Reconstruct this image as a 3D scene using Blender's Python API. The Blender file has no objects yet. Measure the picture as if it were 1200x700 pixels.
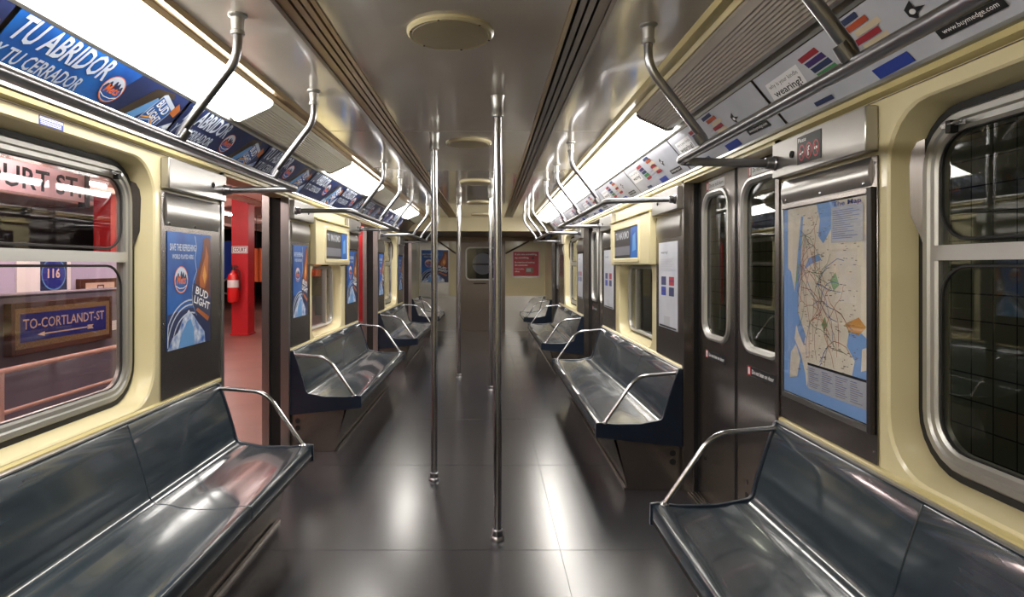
import bpy, math, random
from mathutils import Vector, Matrix
random.seed(7)
PI = math.pi
scn = bpy.context.scene
COL = scn.collection

# ------------------------------------------------------------------ camera, world, exposure
cam_d = bpy.data.cameras.new('camera')
cam = bpy.data.objects.new('camera', cam_d)
COL.objects.link(cam)
cam.location = (0, 0, 1.30)
cam.rotation_euler = (PI / 2, 0, 0)
cam_d.sensor_width = 36
cam_d.lens = 21.6
cam_d.shift_x = 27 / 1200
cam_d.shift_y = -38 / 1200
cam_d.clip_start = 0.02
cam_d.clip_end = 100
scn.camera = cam
scn.view_settings.view_transform = 'Standard'
scn.view_settings.look = 'None'
scn.view_settings.gamma = 1
scn.view_settings.use_curve_mapping = False
scn.view_settings.exposure = 1.12
w = bpy.data.worlds.new('world')
w.use_nodes = True
w.node_tree.nodes['Background'].inputs[0].default_value = (0.5, 0.5, 0.55, 1)
w.node_tree.nodes['Background'].inputs[1].default_value = 0.02
scn.world = w
LENS_POWER = 11.0          # lit fluorescent lenses in the car
STATION_POWER = 56.0      # tubes added to light the platform

CX = -0.1375              # centre line of the car
DL, DR = 1.40, 1.125      # distance from the lens axis to the two walls
CEIL = 2.11
Y0, Y1 = -1.6, 12.3       # rear and far end of the car
YC = 10.2                 # where the full height ceiling stops
DOORS = {-1: [(3.19, 4.29), (6.53, 7.69), (9.95, 11.05)],
         1: [(2.36, 3.54), (6.03, 7.23), (9.75, 10.9)]}


def D(s):
    return DL if s < 0 else DR


# ------------------------------------------------------------------ materials
def lin(c):
    return tuple((x / 255 / 12.92 if x / 255 <= .04045 else ((x / 255 + .055) / 1.055) ** 2.4) for x in c)


MATS = {}


def mat(name, rgb, rough=.5, metal=0., coat=0., emit=None, noise=None, bump=0., bscale=40., stretch=(1, 1, 1), vary=None, spec=.5):
    if name in MATS:
        return MATS[name]
    m = bpy.data.materials.new(name)
    m.use_nodes = True
    nt = m.node_tree
    b = nt.nodes['Principled BSDF']
    c = lin(rgb) + (1,)
    b.inputs['Base Color'].default_value = c
    b.inputs['Roughness'].default_value = rough
    b.inputs['Metallic'].default_value = metal
    b.inputs['Coat Weight'].default_value = coat
    b.inputs['Coat Roughness'].default_value = .08
    b.inputs['Specular IOR Level'].default_value = spec
    if emit:
        b.inputs['Emission Color'].default_value = lin(emit[0]) + (1,)
        b.inputs['Emission Strength'].default_value = emit[1]
    if noise or bump or vary:
        tc = nt.nodes.new('ShaderNodeTexCoord')
        mp = nt.nodes.new('ShaderNodeMapping')
        mp.inputs['Scale'].default_value = stretch
        nt.links.new(tc.outputs['Object'], mp.inputs[0])
        nz = nt.nodes.new('ShaderNodeTexNoise')
        nz.inputs['Scale'].default_value = bscale
        nz.inputs['Detail'].default_value = 5
        nt.links.new(mp.outputs[0], nz.inputs[0])
        if noise:
            r = nt.nodes.new('ShaderNodeValToRGB')
            r.color_ramp.elements[0].position = .3
            r.color_ramp.elements[1].position = .7
            r.color_ramp.elements[0].color = lin(noise) + (1,)
            r.color_ramp.elements[1].color = c
            nt.links.new(nz.outputs['Fac'], r.inputs[0])
            nt.links.new(r.outputs[0], b.inputs['Base Color'])
        if vary:
            mr = nt.nodes.new('ShaderNodeMapRange')
            mr.inputs['From Min'].default_value = .3
            mr.inputs['From Max'].default_value = .7
            mr.inputs['To Min'].default_value = rough - vary
            mr.inputs['To Max'].default_value = rough + vary
            nt.links.new(nz.outputs['Fac'], mr.inputs[0])
            nt.links.new(mr.outputs[0], b.inputs['Roughness'])
        if bump:
            bp = nt.nodes.new('ShaderNodeBump')
            bp.inputs['Strength'].default_value = bump
            bp.inputs['Distance'].default_value = .002
            nt.links.new(nz.outputs['Fac'], bp.inputs['Height'])
            nt.links.new(bp.outputs[0], b.inputs['Normal'])
    MATS[name] = m
    return m


def glass_mat(name, tint, refl=1.5, rough=0.0):
    m = bpy.data.materials.new(name)
    m.use_nodes = True
    nt = m.node_tree
    nt.nodes.clear()
    out = nt.nodes.new('ShaderNodeOutputMaterial')
    mix = nt.nodes.new('ShaderNodeMixShader')
    tr = nt.nodes.new('ShaderNodeBsdfTransparent')
    gl = nt.nodes.new('ShaderNodeBsdfGlossy')
    f0 = ((refl - 1) / (refl + 1)) ** 2
    lw = nt.nodes.new('ShaderNodeLayerWeight')
    lw.inputs[0].default_value = .5
    pw = nt.nodes.new('ShaderNodeMath'); pw.operation = 'POWER'; pw.inputs[1].default_value = 5
    fr = nt.nodes.new('ShaderNodeMath'); fr.operation = 'MULTIPLY_ADD'
    fr.inputs[1].default_value = 1 - f0; fr.inputs[2].default_value = f0
    nt.links.new(lw.outputs['Facing'], pw.inputs[0])
    nt.links.new(pw.outputs[0], fr.inputs[0])
    tr.inputs[0].default_value = lin(tint) + (1,)
    gl.inputs['Roughness'].default_value = rough
    nt.links.new(fr.outputs[0], mix.inputs[0])
    nt.links.new(tr.outputs[0], mix.inputs[1])
    nt.links.new(gl.outputs[0], mix.inputs[2])
    nt.links.new(mix.outputs[0], out.inputs[0])
    MATS[name] = m
    return m


M_cream = mat('cream_enamel', (216, 205, 166), .32, coat=.35, noise=(208, 196, 154), bump=.1, bscale=3)
M_creamedge = mat('cream_trim', (190, 176, 124), .35, coat=.2)
M_ceil = mat('ceiling_enamel', (206, 198, 187), .14, coat=.8, noise=(200, 191, 179), bscale=2)
M_steel = mat('brushed_steel', (176, 174, 172), .28, .95, noise=(166, 164, 162), bscale=2)
M_steeld = mat('dark_steel', (134, 128, 125), .27, .95, noise=(126, 120, 117), bscale=2)
M_plinth = mat('plinth_steel', (158, 149, 142), .22, .95, noise=(146, 138, 132), bscale=2)
M_chrome = mat('polished_tube', (176, 176, 180), .2, 1)
M_tube = mat('satin_tube', (150, 150, 154), .28, 1)
M_alu = mat('aluminium_frame', (178, 177, 174), .42, .85)
M_rubber = mat('black_rubber', (14, 13, 14), .6)
M_black = mat('recess_black', (8, 8, 9), .7)
M_slate = mat('slate_fibreglass', (44, 56, 65), .21, coat=.8, noise=(36, 47, 56), bscale=5, stretch=(9, .8, 9), vary=.05, bump=.06)
M_navy = mat('navy_end_cap', (26, 36, 52), .28, coat=.3, noise=(20, 29, 44), bscale=9)
M_gold = mat('bronze_trim', (170, 145, 108), .32, .75)
M_bronze = mat('dark_bronze_trim', (104, 90, 76), .3, .75)
M_slot = mat('slot_black', (6, 5, 5), .8)
M_disc = mat('cream_disc', (200, 188, 150), .35, coat=.2)
M_lit = mat('lit_lens', (250, 250, 250), .4, emit=((255, 250, 242), LENS_POWER))
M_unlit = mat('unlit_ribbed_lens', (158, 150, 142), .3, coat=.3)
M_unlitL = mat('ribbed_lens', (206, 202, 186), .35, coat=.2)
M_red = mat('column_red', (196, 26, 36), .45, noise=(176, 20, 30), bscale=3)
M_redgl = mat('extinguisher_red', (214, 28, 30), .25, coat=.4)
M_white = mat('white_card', (232, 232, 236), .5)
M_whit2 = mat('white_print', (240, 240, 240), .5)
M_grey = mat('grey_print', (168, 170, 178), .5)
M_cardg = mat('pale_grey_card', (196, 198, 208), .35, coat=.3, noise=(180, 183, 194), bscale=5)
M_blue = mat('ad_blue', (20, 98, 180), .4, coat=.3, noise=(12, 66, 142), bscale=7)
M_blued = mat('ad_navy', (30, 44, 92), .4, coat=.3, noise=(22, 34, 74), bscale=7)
M_bluel = mat('ad_light_blue', (96, 150, 206), .4, coat=.3)
M_ice = mat('ad_ice', (190, 200, 216), .4)
M_amber = mat('bottle_amber', (176, 98, 44), .35)
M_amberd = mat('bottle_brown', (112, 54, 30), .35)
M_orange = mat('orange_print', (226, 108, 44), .5)
M_crimson = mat('crimson_print', (186, 26, 48), .4, coat=.3)
M_pr_red = mat('cover_red', (150, 40, 52), .5)
M_pr_pur = mat('cover_purple', (64, 42, 104), .5)
M_pr_nav = mat('cover_navy', (44, 56, 92), .5)
M_pr_grn = mat('cover_green', (60, 128, 78), .5)
M_pr_or = mat('cover_orange', (176, 78, 46), .5)
M_pr_crm = mat('cover_cream', (206, 190, 164), .5)
M_pr_blu = mat('cover_blue', (38, 62, 150), .5)
M_ink = mat('black_ink', (24, 24, 28), .5)
M_land = mat('map_land', (244, 234, 216), .5, noise=(232, 222, 202), bscale=20)
M_sea = mat('map_water', (136, 178, 236), .5)
M_mapg = mat('map_green', (150, 190, 140), .5)
M_mapo = mat('map_orange', (222, 160, 78), .5)
M_glass = glass_mat('window_glass', (246, 246, 247), 1.45)
M_glassd = glass_mat('tinted_glass', (214, 216, 212), 1.55)
M_wood = mat('brown_wood', (98, 58, 40), .5, noise=(74, 42, 30), bscale=8, stretch=(1, .2, 3))
M_mosb = mat('mosaic_blue', (40, 52, 150), .4, noise=(30, 38, 124), bscale=60)
M_mosg = mat('mosaic_gold', (168, 140, 96), .45, noise=(96, 76, 60), bscale=90)
M_mosc = mat('mosaic_cream', (222, 196, 176), .45)
M_pink = mat('pink_paint', (226, 190, 196), .5)
M_pinkb = mat('pinkish_beam', (226, 190, 178), .6, noise=(206, 164, 152), bscale=4)
M_lav = mat('lavender_wall', (186, 180, 206), .7)
M_dgrey = mat('display_grey', (118, 112, 128), .6, noise=(104, 98, 114), bscale=2)
M_dark = mat('dark_metal', (36, 30, 32), .5)
M_splash = mat('water_splash', (226, 234, 244), .4, noise=(24, 92, 176), bscale=26, coat=.3)
M_bblue = mat('banner_blue', (30, 70, 170), .6)


def floor_material():
    m = bpy.data.materials.new('terrazzo_floor')
    m.use_nodes = True
    nt = m.node_tree
    b = nt.nodes['Principled BSDF']
    tc = nt.nodes.new('ShaderNodeTexCoord')
    n1 = nt.nodes.new('ShaderNodeTexNoise'); n1.inputs['Scale'].default_value = 130; n1.inputs['Detail'].default_value = 4
    n2 = nt.nodes.new('ShaderNodeTexNoise'); n2.inputs['Scale'].default_value = 2.2; n2.inputs['Detail'].default_value = 2
    nt.links.new(tc.outputs['Object'], n1.inputs[0]); nt.links.new(tc.outputs['Object'], n2.inputs[0])
    r = nt.nodes.new('ShaderNodeValToRGB')
    r.color_ramp.elements[0].position = .35; r.color_ramp.elements[0].color = lin((28, 27, 30)) + (1,)
    r.color_ramp.elements[1].position = .8; r.color_ramp.elements[1].color = lin((56, 57, 64)) + (1,)
    nt.links.new(n1.outputs['Fac'], r.inputs[0])
    nt.links.new(r.outputs[0], b.inputs['Base Color'])
    mr = nt.nodes.new('ShaderNodeMapRange')
    mr.inputs['To Min'].default_value = .21; mr.inputs['To Max'].default_value = .262
    nt.links.new(n2.outputs['Fac'], mr.inputs[0])
    nt.links.new(mr.outputs[0], b.inputs['Roughness'])
    b.inputs['Coat Weight'].default_value = .3
    b.inputs['Coat Roughness'].default_value = .24
    return m


def tile_material():
    m = bpy.data.materials.new('tunnel_tiles')
    m.use_nodes = True
    nt = m.node_tree
    b = nt.nodes['Principled BSDF']
    tc = nt.nodes.new('ShaderNodeTexCoord')
    mp = nt.nodes.new('ShaderNodeMapping')
    mp.inputs['Rotation'].default_value = (0, PI / 2, PI / 2)
    sep = nt.nodes.new('ShaderNodeSeparateXYZ'); cmb = nt.nodes.new('ShaderNodeCombineXYZ')
    nt.links.new(tc.outputs['Object'], sep.inputs[0])
    nt.links.new(sep.outputs['Y'], cmb.inputs[0]); nt.links.new(sep.outputs['Z'], cmb.inputs[1])
    br = nt.nodes.new('ShaderNodeTexBrick')
    br.offset = 0
    br.inputs['Scale'].default_value = 1
    br.inputs['Brick Width'].default_value = .108
    br.inputs['Row Height'].default_value = .108
    br.inputs['Mortar Size'].default_value = .003
    br.inputs['Color1'].default_value = lin((150, 152, 136)) + (1,)
    br.inputs['Color2'].default_value = lin((136, 140, 124)) + (1,)
    br.inputs['Mortar'].default_value = lin((34, 34, 32)) + (1,)
    nt.links.new(cmb.outputs[0], br.inputs[0])
    nt.links.new(br.outputs[0], b.inputs['Base Color'])
    b.inputs['Roughness'].default_value = .35
    return m


def platform_material():
    m = mat('platform_floor_paint', (146, 106, 96), .35, noise=(126, 88, 80), bscale=1.6, bump=.2, coat=.1)
    return m


# ------------------------------------------------------------------ mesh builder
def rrect(cx, cy, w, h, r, n=6):
    """closed loop of a rounded rectangle, counter-clockwise, 4*(n+1) points"""
    pts = []
    r = min(r, w / 2, h / 2)
    for k, (sx, sy) in enumerate(((1, 1), (-1, 1), (-1, -1), (1, -1))):
        ox, oy = cx + sx * (w / 2 - r), cy + sy * (h / 2 - r)
        for i in range(n + 1):
            a = (k + i / n) * PI / 2
            pts.append((ox + r * math.cos(a), oy + r * math.sin(a)))
    return pts


def fillet(path, r, n=5):
    path = [Vector(p) for p in path]
    out = [path[0]]
    for i in range(1, len(path) - 1):
        a, b, c = path[i - 1], path[i], path[i + 1]
        d1, d2 = (a - b), (c - b)
        rr = min(r, d1.length * .45, d2.length * .45)
        p1, p2 = b + d1.normalized() * rr, b + d2.normalized() * rr
        for k in range(n + 1):
            t = k / n
            out.append(p1 * (1 - t) ** 2 + b * 2 * t * (1 - t) + p2 * t * t)
    out.append(path[-1])
    return out


TEXTS = {}


def text_mesh(s, bold=0.0):
    key = (s, bold)
    if key not in TEXTS:
        cu = bpy.data.curves.new('txt', 'FONT')
        cu.body = s
        cu.size = 1
        cu.resolution_u = 2
        cu.offset = bold
        ob = bpy.data.objects.new('txt', cu)
        COL.objects.link(ob)
        bpy.context.view_layer.update()
        me = ob.to_mesh()
        vs = [tuple(v.co[:2]) for v in me.vertices]
        fs = [tuple(p.vertices) for p in me.polygons]
        ob.to_mesh_clear()
        bpy.data.objects.remove(ob)
        bpy.data.curves.remove(cu)
        x0 = min(v[0] for v in vs); x1 = max(v[0] for v in vs)
        y0 = min(v[1] for v in vs); y1 = max(v[1] for v in vs)
        TEXTS[key] = ([((x - x0) / (x1 - x0), (y - y0) / (y1 - y0)) for x, y in vs], fs)
    return TEXTS[key]


class MB:
    def __init__(self):
        self.v, self.f, self.m, self.mats = [], [], [], []

    def mi(self, m):
        if m not in self.mats:
            self.mats.append(m)
        return self.mats.index(m)

    def add(self, vs, fs, m):
        o = len(self.v)
        self.v += [tuple(p) for p in vs]
        k = self.mi(m)
        for f in fs:
            self.f.append(tuple(i + o for i in f))
            self.m.append(k)
        return self

    def box(self, x0, x1, y0, y1, z0, z1, m):
        x0, x1 = min(x0, x1), max(x0, x1)
        vs = [(x, y, z) for x in (x0, x1) for y in (y0, y1) for z in (z0, z1)]
        return self.add(vs, [(0, 1, 3, 2), (4, 6, 7, 5), (0, 4, 5, 1), (2, 3, 7, 6), (0, 2, 6, 4), (1, 5, 7, 3)], m)

    def prism_y(self, prof, y0, y1, m, caps=True):
        """closed (x,z) profile extruded along y"""
        n = len(prof)
        vs = [(x, y0, z) for x, z in prof] + [(x, y1, z) for x, z in prof]
        fs = [(i, (i + 1) % n, n + (i + 1) % n, n + i) for i in range(n)]
        if caps:
            fs += [tuple(range(n))[::-1], tuple(range(n, 2 * n))]
        return self.add(vs, fs, m)

    def prism_x(self, prof, x0, x1, m):
        n = len(prof)
        vs = [(x0, y, z) for y, z in prof] + [(x1, y, z) for y, z in prof]
        fs = [(i, (i + 1) % n, n + (i + 1) % n, n + i) for i in range(n)]
        fs += [tuple(range(n))[::-1], tuple(range(n, 2 * n))]
        return self.add(vs, fs, m)

    def loft(self, loops, m, cap0=False, cap1=False, closed=True):
        n = len(loops[0])
        vs = [p for l in loops for p in l]
        fs = []
        for k in range(len(loops) - 1):
            for i in range(n if closed else n - 1):
                j = (i + 1) % n
                fs.append((k * n + i, k * n + j, (k + 1) * n + j, (k + 1) * n + i))
        if cap0:
            fs.append(tuple(range(n))[::-1])
        if cap1:
            fs.append(tuple(range((len(loops) - 1) * n, len(loops) * n)))
        return self.add(vs, fs, m)

    def tube(self, path, r, m, n=14, caps=True):
        path = [Vector(p) for p in path]
        rs = r if isinstance(r, (list, tuple)) else [r] * len(path)
        t0 = (path[1] - path[0]).normalized()
        up = Vector((0, 0, 1)) if abs(t0.z) < .9 else Vector((0, 1, 0))
        a = t0.cross(up).normalized()
        loops = []
        for i, p in enumerate(path):
            if i == 0:
                t = t0
            elif i == len(path) - 1:
                t = (path[-1] - path[-2]).normalized()
            else:
                t = ((path[i + 1] - p).normalized() + (p - path[i - 1]).normalized()).normalized()
            a = (a - t * a.dot(t)).normalized()
            b = t.cross(a)
            loops.append([p + (a * math.cos(2 * PI * k / n) + b * math.sin(2 * PI * k / n)) * rs[i] for k in range(n)])
        return self.loft(loops, m, caps, caps)

    def lathe(self, c, prof, m, n=24, axis='z'):
        """prof: (radius, height) pairs; closed at both ends"""
        loops = []
        for r, h in prof:
            l = []
            for k in range(n):
                a = 2 * PI * k / n
                if axis == 'z':
                    l.append((c[0] + r * math.cos(a), c[1] + r * math.sin(a), c[2] + h))
                elif axis == 'x':
                    l.append((c[0] + h, c[1] + r * math.cos(a), c[2] + r * math.sin(a)))
                else:
                    l.append((c[0] + r * math.cos(a), c[1] + h, c[2] + r * math.sin(a)))
            loops.append(l)
        return self.loft(loops, m, True, True)

    def build(self, name, parent=None, smooth=32, bevel=0):
        me = bpy.data.meshes.new(name)
        me.from_pydata(self.v, [], self.f)
        for m in self.mats:
            me.materials.append(m)
        me.polygons.foreach_set('material_index', self.m)
        me.update()
        import bmesh
        bm = bmesh.new(); bm.from_mesh(me)
        if not getattr(self, 'flat', False):
            bmesh.ops.recalc_face_normals(bm, faces=bm.faces)
        bm.to_mesh(me); bm.free()
        me.polygons.foreach_set('use_smooth', [True] * len(me.polygons))
        me.set_sharp_from_angle(angle=math.radians(smooth))
        o = bpy.data.objects.new(name, me)
        COL.objects.link(o)
        if parent is not None:
            o.parent = parent
            o.matrix_parent_inverse = Matrix.Translation(parent.location).inverted()
        if bevel:
            md = o.modifiers.new('bevel', 'BEVEL')
            md.width = bevel
            md.segments = 2
            md.limit_method = 'ANGLE'
            md.angle_limit = math.radians(40)
        return o


class Art(MB):
    """flat printed thing: polygons laid in thin layers on a card"""
    def __init__(self, o, u, v, w, h, base, t=.002):
        super().__init__()
        self.flat = True
        self.o, self.u, self.w_ = Vector(o), Vector(u).normalized(), w
        self.vv = Vector(v).normalized()
        self.n = self.u.cross(self.vv).normalized()
        self.h_ = h
        self.t = t
        self.layer = 0
        c = [(0, 0), (w, 0), (w, h), (0, h)]
        lo = [self.o + self.u * a + self.vv * b for a, b in c]
        hi = [p + self.n * t for p in lo]
        self.add(lo + hi, [(3, 2, 1, 0), (4, 5, 6, 7), (0, 1, 5, 4), (1, 2, 6, 5), (2, 3, 7, 6), (3, 0, 4, 7)], base)

    def P(self, a, b):
        return self.o + self.u * a * self.w_ + self.vv * b * self.h_ + self.n * (self.t + .00012 * self.layer)

    def poly(self, pts, m):
        self.layer += 1
        area = sum(pts[i][0] * pts[(i + 1) % len(pts)][1] - pts[(i + 1) % len(pts)][0] * pts[i][1] for i in range(len(pts)))
        if area < 0:
            pts = pts[::-1]
        self.add([self.P(a, b) for a, b in pts], [tuple(range(len(pts)))], m)
        return self

    def rect(self, a0, b0, a1, b1, m):
        return self.poly([(a0, b0), (a1, b0), (a1, b1), (a0, b1)], m)

    def ell(self, a, b, ra, rb, m, n=24, a0=0, a1=2 * PI):
        return self.poly([(a + ra * math.cos(a0 + (a1 - a0) * k / n), b + rb * math.sin(a0 + (a1 - a0) * k / n)) for k in range(n + (0 if a1 - a0 > 6.2 else 1))], m)

    def line(self, pts, wd, m):
        """polyline; wd in metres"""
        self.layer += 1
        for (a, b), (c, d) in zip(pts, pts[1:]):
            p, q = Vector((a * self.w_, b * self.h_)), Vector((c * self.w_, d * self.h_))
            t = (q - p)
            if t.length < 1e-6:
                continue
            nn = Vector((-t.y, t.x)).normalized() * wd / 2
            vs = [p - nn, q - nn, q + nn, p + nn]
            self.add([self.P(x.x / self.w_, x.y / self.h_) for x in vs], [(0, 1, 2, 3)], m)
        return self

    def text(self, s, a0, b0, a1, b1, m, bold=0.0, slant=0.0, rot=0.0):
        self.layer += 1
        vs, fs = text_mesh(s, bold)
        out = []
        for x, y in vs:
            a, b = a0 + (a1 - a0) * x + slant * y * (b1 - b0) * self.h_ / self.w_, b0 + (b1 - b0) * y
            if rot:
                ca, cb = a0 * self.w_, b0 * self.h_
                da, db = a * self.w_ - ca, b * self.h_ - cb
                a = (ca + da * math.cos(rot) - db * math.sin(rot)) / self.w_
                b = (cb + da * math.sin(rot) + db * math.cos(rot)) / self.h_
            out.append(self.P(a, b))
        self.add(out, fs, m)
        return self


def tag(o, label, cat, group=None, kind=None):
    o['label'] = label
    o['category'] = cat
    if group:
        o['group'] = group
    if kind:
        o['kind'] = kind
    return o


def struct(o):
    o['kind'] = 'structure'
    return o


def empty(name, loc, label=None, cat=None, group=None):
    o = bpy.data.objects.new(name, None)
    o.empty_display_size = .1
    o.location = loc
    COL.objects.link(o)
    if label:
        tag(o, label, cat, group)
    return o


def X(s, t):
    """world x of a point t metres inboard of the wall on side s"""
    return s * (D(s) - t)


def wall_art(s, y_left, z0, w, h, t, base, thick=.002):
    """Art lying on the side wall; y_left is the y of its left edge as seen by a passenger facing it"""
    u = (0, 1, 0) if s < 0 else (0, -1, 0)
    return Art((X(s, t), y_left, z0), u, (0, 0, 1), w, h, base, thick)


# ------------------------------------------------------------------ floor, ceiling, walls
M_floor = floor_material()
fl = MB()
FX0, FX1 = -DL - .12, DR + .10
fl.box(FX0, FX1, Y0, Y1 + .1, -.06, 0, M_floor)
floor = struct(fl.build('floor'))
seam = MB()
M_seam = mat('floor_seam', (22, 21, 23), .7, spec=.1)
y = 1.61
while y < 12:
    seam.box(-1.07, .79, y, y + .0025, 0, .0004, M_seam)
    y += 1.2
seam.box(.325, .3265, .2, 12.2, 0, .0004, M_seam)
seam.build('seam', floor)

# ceiling: flat glossy panels with cross joints, lowered bulkhead at the far end
ce = MB()
HX = .87
XA, XB = CX - .39, CX + .39
for a, b in ((CX - HX, CX - .525), (CX - .39, CX + .39), (CX + .525, CX + HX)):
    ys = [Y0, 1.2, 3.69, 6.19, 8.1, YC]
    for ya, yb in zip(ys, ys[1:]):
        ce.box(a, b, ya + .004, yb - .004, CEIL, CEIL + .03, M_ceil)
ce.box(CX - 1.5, CX + 1.5, Y0, YC, CEIL + .035, CEIL + .06, M_slot)
ceiling = struct(ce.build('ceiling', bevel=.0015))
low = MB()
M_beige = mat('bulkhead_beige', (206, 194, 158), .35, coat=.2)
low.box(-DL, DR, YC, YC + .03, 1.88, CEIL + .06, M_beige)
low.box(-DL, DR, YC + .03, Y1, 1.88, 1.91, M_bronze)
struct(low.build('trim_1'))

# twin air slots beside the centre panel
for k, sx in enumerate((-1, 1)):
    t = MB()
    prof = [(.39, .405, 0, M_gold), (.405, .418, .03, M_slot), (.418, .438, .006, M_bronze if sx > 0 else M_gold), (.438, .447, .03, M_slot),
            (.447, .468, .008, M_gold if sx < 0 else M_bronze), (.468, .476, .03, M_slot), (.476, .51, .006, M_gold if sx < 0 else M_bronze), (.51, .525, 0, M_bronze)]
    for a, b, dz, m in prof:
        t.box(CX + sx * a, CX + sx * b, Y0, YC - .002, CEIL - .006 + dz, CEIL + .032, m)
    struct(t.build('trim_%d' % (2 + k)))

# cove: strip beside the ceiling, backing behind the lamps, ad channel, top of wall
for k, s in enumerate((-1, 1)):
    t = MB()
    d = D(s)
    o = lambda half: CX + s * half
    w_in = s * d
    t.prism_y([(o(.825), CEIL - .002), (o(.835), CEIL - .016), (o(.872), CEIL - .012), (o(.882), CEIL - .03), (o(.888), CEIL - .03), (o(.888), CEIL + .034), (o(.825), CEIL + .034)], Y0, YC - .002, M_gold if s < 0 else M_creamedge)
    struct(t.build('trim_%d' % (4 + k), bevel=.001))
    t = MB()
    t.prism_y([(o(.888), CEIL + .02), (o(.888), CEIL - .001), (o(1.085), 2.025), (o(1.092), 2.012), (o(1.105), 2.012), (o(1.11), 2.06), (o(1.11), CEIL + .03)], Y0, YC - .002, M_bronze)
    # slanting back plate of the card channel
    t.prism_y([(o(1.105), 2.012), (w_in - s * .012, 1.822), (w_in - s * .0, 1.822), (w_in + s * .03, 1.85), (o(1.18), 2.06), (o(1.11), 2.06)], Y0, YC - .002, M_bronze)
    struct(t.build('trim_%d' % (6 + k)))
    t = MB()   # lips that hold the cards, and the cream rail under them
    t.prism_y([(o(1.088), 2.018), (o(1.092), 1.992), (o(1.104), 1.986), (o(1.106), 1.996), (o(1.1), 2.0), (o(1.1), 2.018)], Y0, YC - .002, M_alu)
    t.prism_y([(w_in - s * .022, 1.829), (w_in - s * .028, 1.812), (w_in - s * .0, 1.806), (w_in, 1.822), (w_in - s * .012, 1.822)], Y0, YC - .002, M_alu)
    struct(t.build('trim_%d' % (8 + k)))
    t = MB()
    t.prism_y([(w_in - s * .022, 1.806), (w_in - s * .022, 1.79), (w_in, 1.782), (w_in + s * .05, 1.782), (w_in + s * .05, 1.85), (w_in, 1.82)], Y0, YC - .002, M_creamedge)
    t.prism_y([(w_in - s * .022, 1.806), (w_in - s * .022, 1.79), (w_in, 1.782), (w_in + s * .05, 1.782), (w_in + s * .05, 1.85), (w_in, 1.806)], YC, Y1, M_creamedge)
    struct(t.build('trim_%d' % (10 + k)))

WALL_T = .11


def big_window(n, s, y0, y1, z0=.765, z1=1.70):
    """aluminium sash with a fixed lower pane and tilting upper pane"""
    r = struct(empty('window_%d' % n, (X(s, -.09), (y0 + y1) / 2, z0)))
    xi, xo = X(s, -.078), X(s, -.108)
    cy, cz, w, h = (y0 + y1) / 2, (z0 + z1) / 2, y1 - y0, z1 - z0
    fr = MB()

    def L(x, dw, rr):
        return [(x, a, b) for a, b in rrect(cy, cz, w - dw, h - dw, rr)]
    fr.loft([L(xo, 0, .14), L(xi, 0, .14), L(xi + s * -.008, .014, .135), L(xi - s * .008, .045, .12), L(xi - s * .002, .056, .115), L(xi - s * .002, .085, .10), L(xi + s * .004, .10, .095), L(xo, .105, .09), L(xo, 0, .14)], M_alu)
    zr = z0 + .61 * h
    fr.box(xi - s * .006, xo, y0 + .035, y1 - .035, zr - .02, zr + .02, M_alu)
    fr.build('window_frame', r, smooth=22)
    gk = MB()
    gk.loft([L(xo, -.037, .155), L(xi - s * .001, -.037, .155), L(xi - s * .001, -.001, .14), L(xo, -.001, .14), L(xo, -.037, .155)], M_rubber)
    gk.build('rubber_seal', r)
    for a, b, nm in ((z0 + .03, zr - .015, 'lower_pane'), (zr + .015, z1 - .03, 'upper_pane')):
        g = MB()
        g.box(xi + s * .012, xi + s * .016, y0 + .045, y1 - .045, a, b, M_glass if s < 0 else M_glassd)
        g.build(nm, r)
        # dark rubber line round each pane
        q = MB()
        ww, hh, c2 = y1 - y0 - .104, b - a - .03, (a + b) / 2
        lp = lambda x, dw, rr: [(x, p, t) for p, t in rrect(cy, c2, ww - dw, hh - dw, rr)]
        q.loft([lp(xi + s * .01, 0, .09), lp(xi + s * .006, .004, .09), lp(xi + s * .006, .016, .085), lp(xi + s * .012, .018, .085), lp(xi + s * .01, 0, .09)], M_rubber)
        q.build('pane_gasket', r)
    la = MB()
    ly = y1 - .12
    la.box(xi - s * .004, xi - s * .02, ly - .035, ly + .03, z1 - .043, z1 - .03, M_chrome)
    la.box(xi - s * .004, xi - s * .026, ly - .012, ly + .006, z1 - .058, z1 - .026, M_rubber)
    la.tube([(xi - s * .022, ly - .05, z1 - .036), (xi - s * .022, ly + .0, z1 - .036)], .005, M_chrome, 8)
    la.build('latch', r, bevel=.001)
    # quadrant plate that closes the gap when the upper pane tilts
    pl = MB()
    prof = [(y1 - .01, zr + .01), (y1 + .004, zr + .05), (y1 + .052, zr + .20), (y1 + .058, zr + .235), (y1 + .05, zr + .27), (y1 + .03, zr + .298), (y1 - .01, zr + .315)]
    a = MB()
    n_ = len(prof)
    dp = [-.074, -.070, -.035, -.028, -.032, -.045, -.074]
    vs = [(X(s, e - .003), p, q) for e, (p, q) in zip(dp, prof)] + [(X(s, e), p, q) for e, (p, q) in zip(dp, prof)]
    a.add(vs, [tuple(range(n_)), tuple(range(n_, 2 * n_))] + [(i, (i + 1) % n_, n_ + (i + 1) % n_, n_ + i) for i in range(n_)], M_steeld)
    a.build('quadrant_plate', r)
    return r


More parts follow.
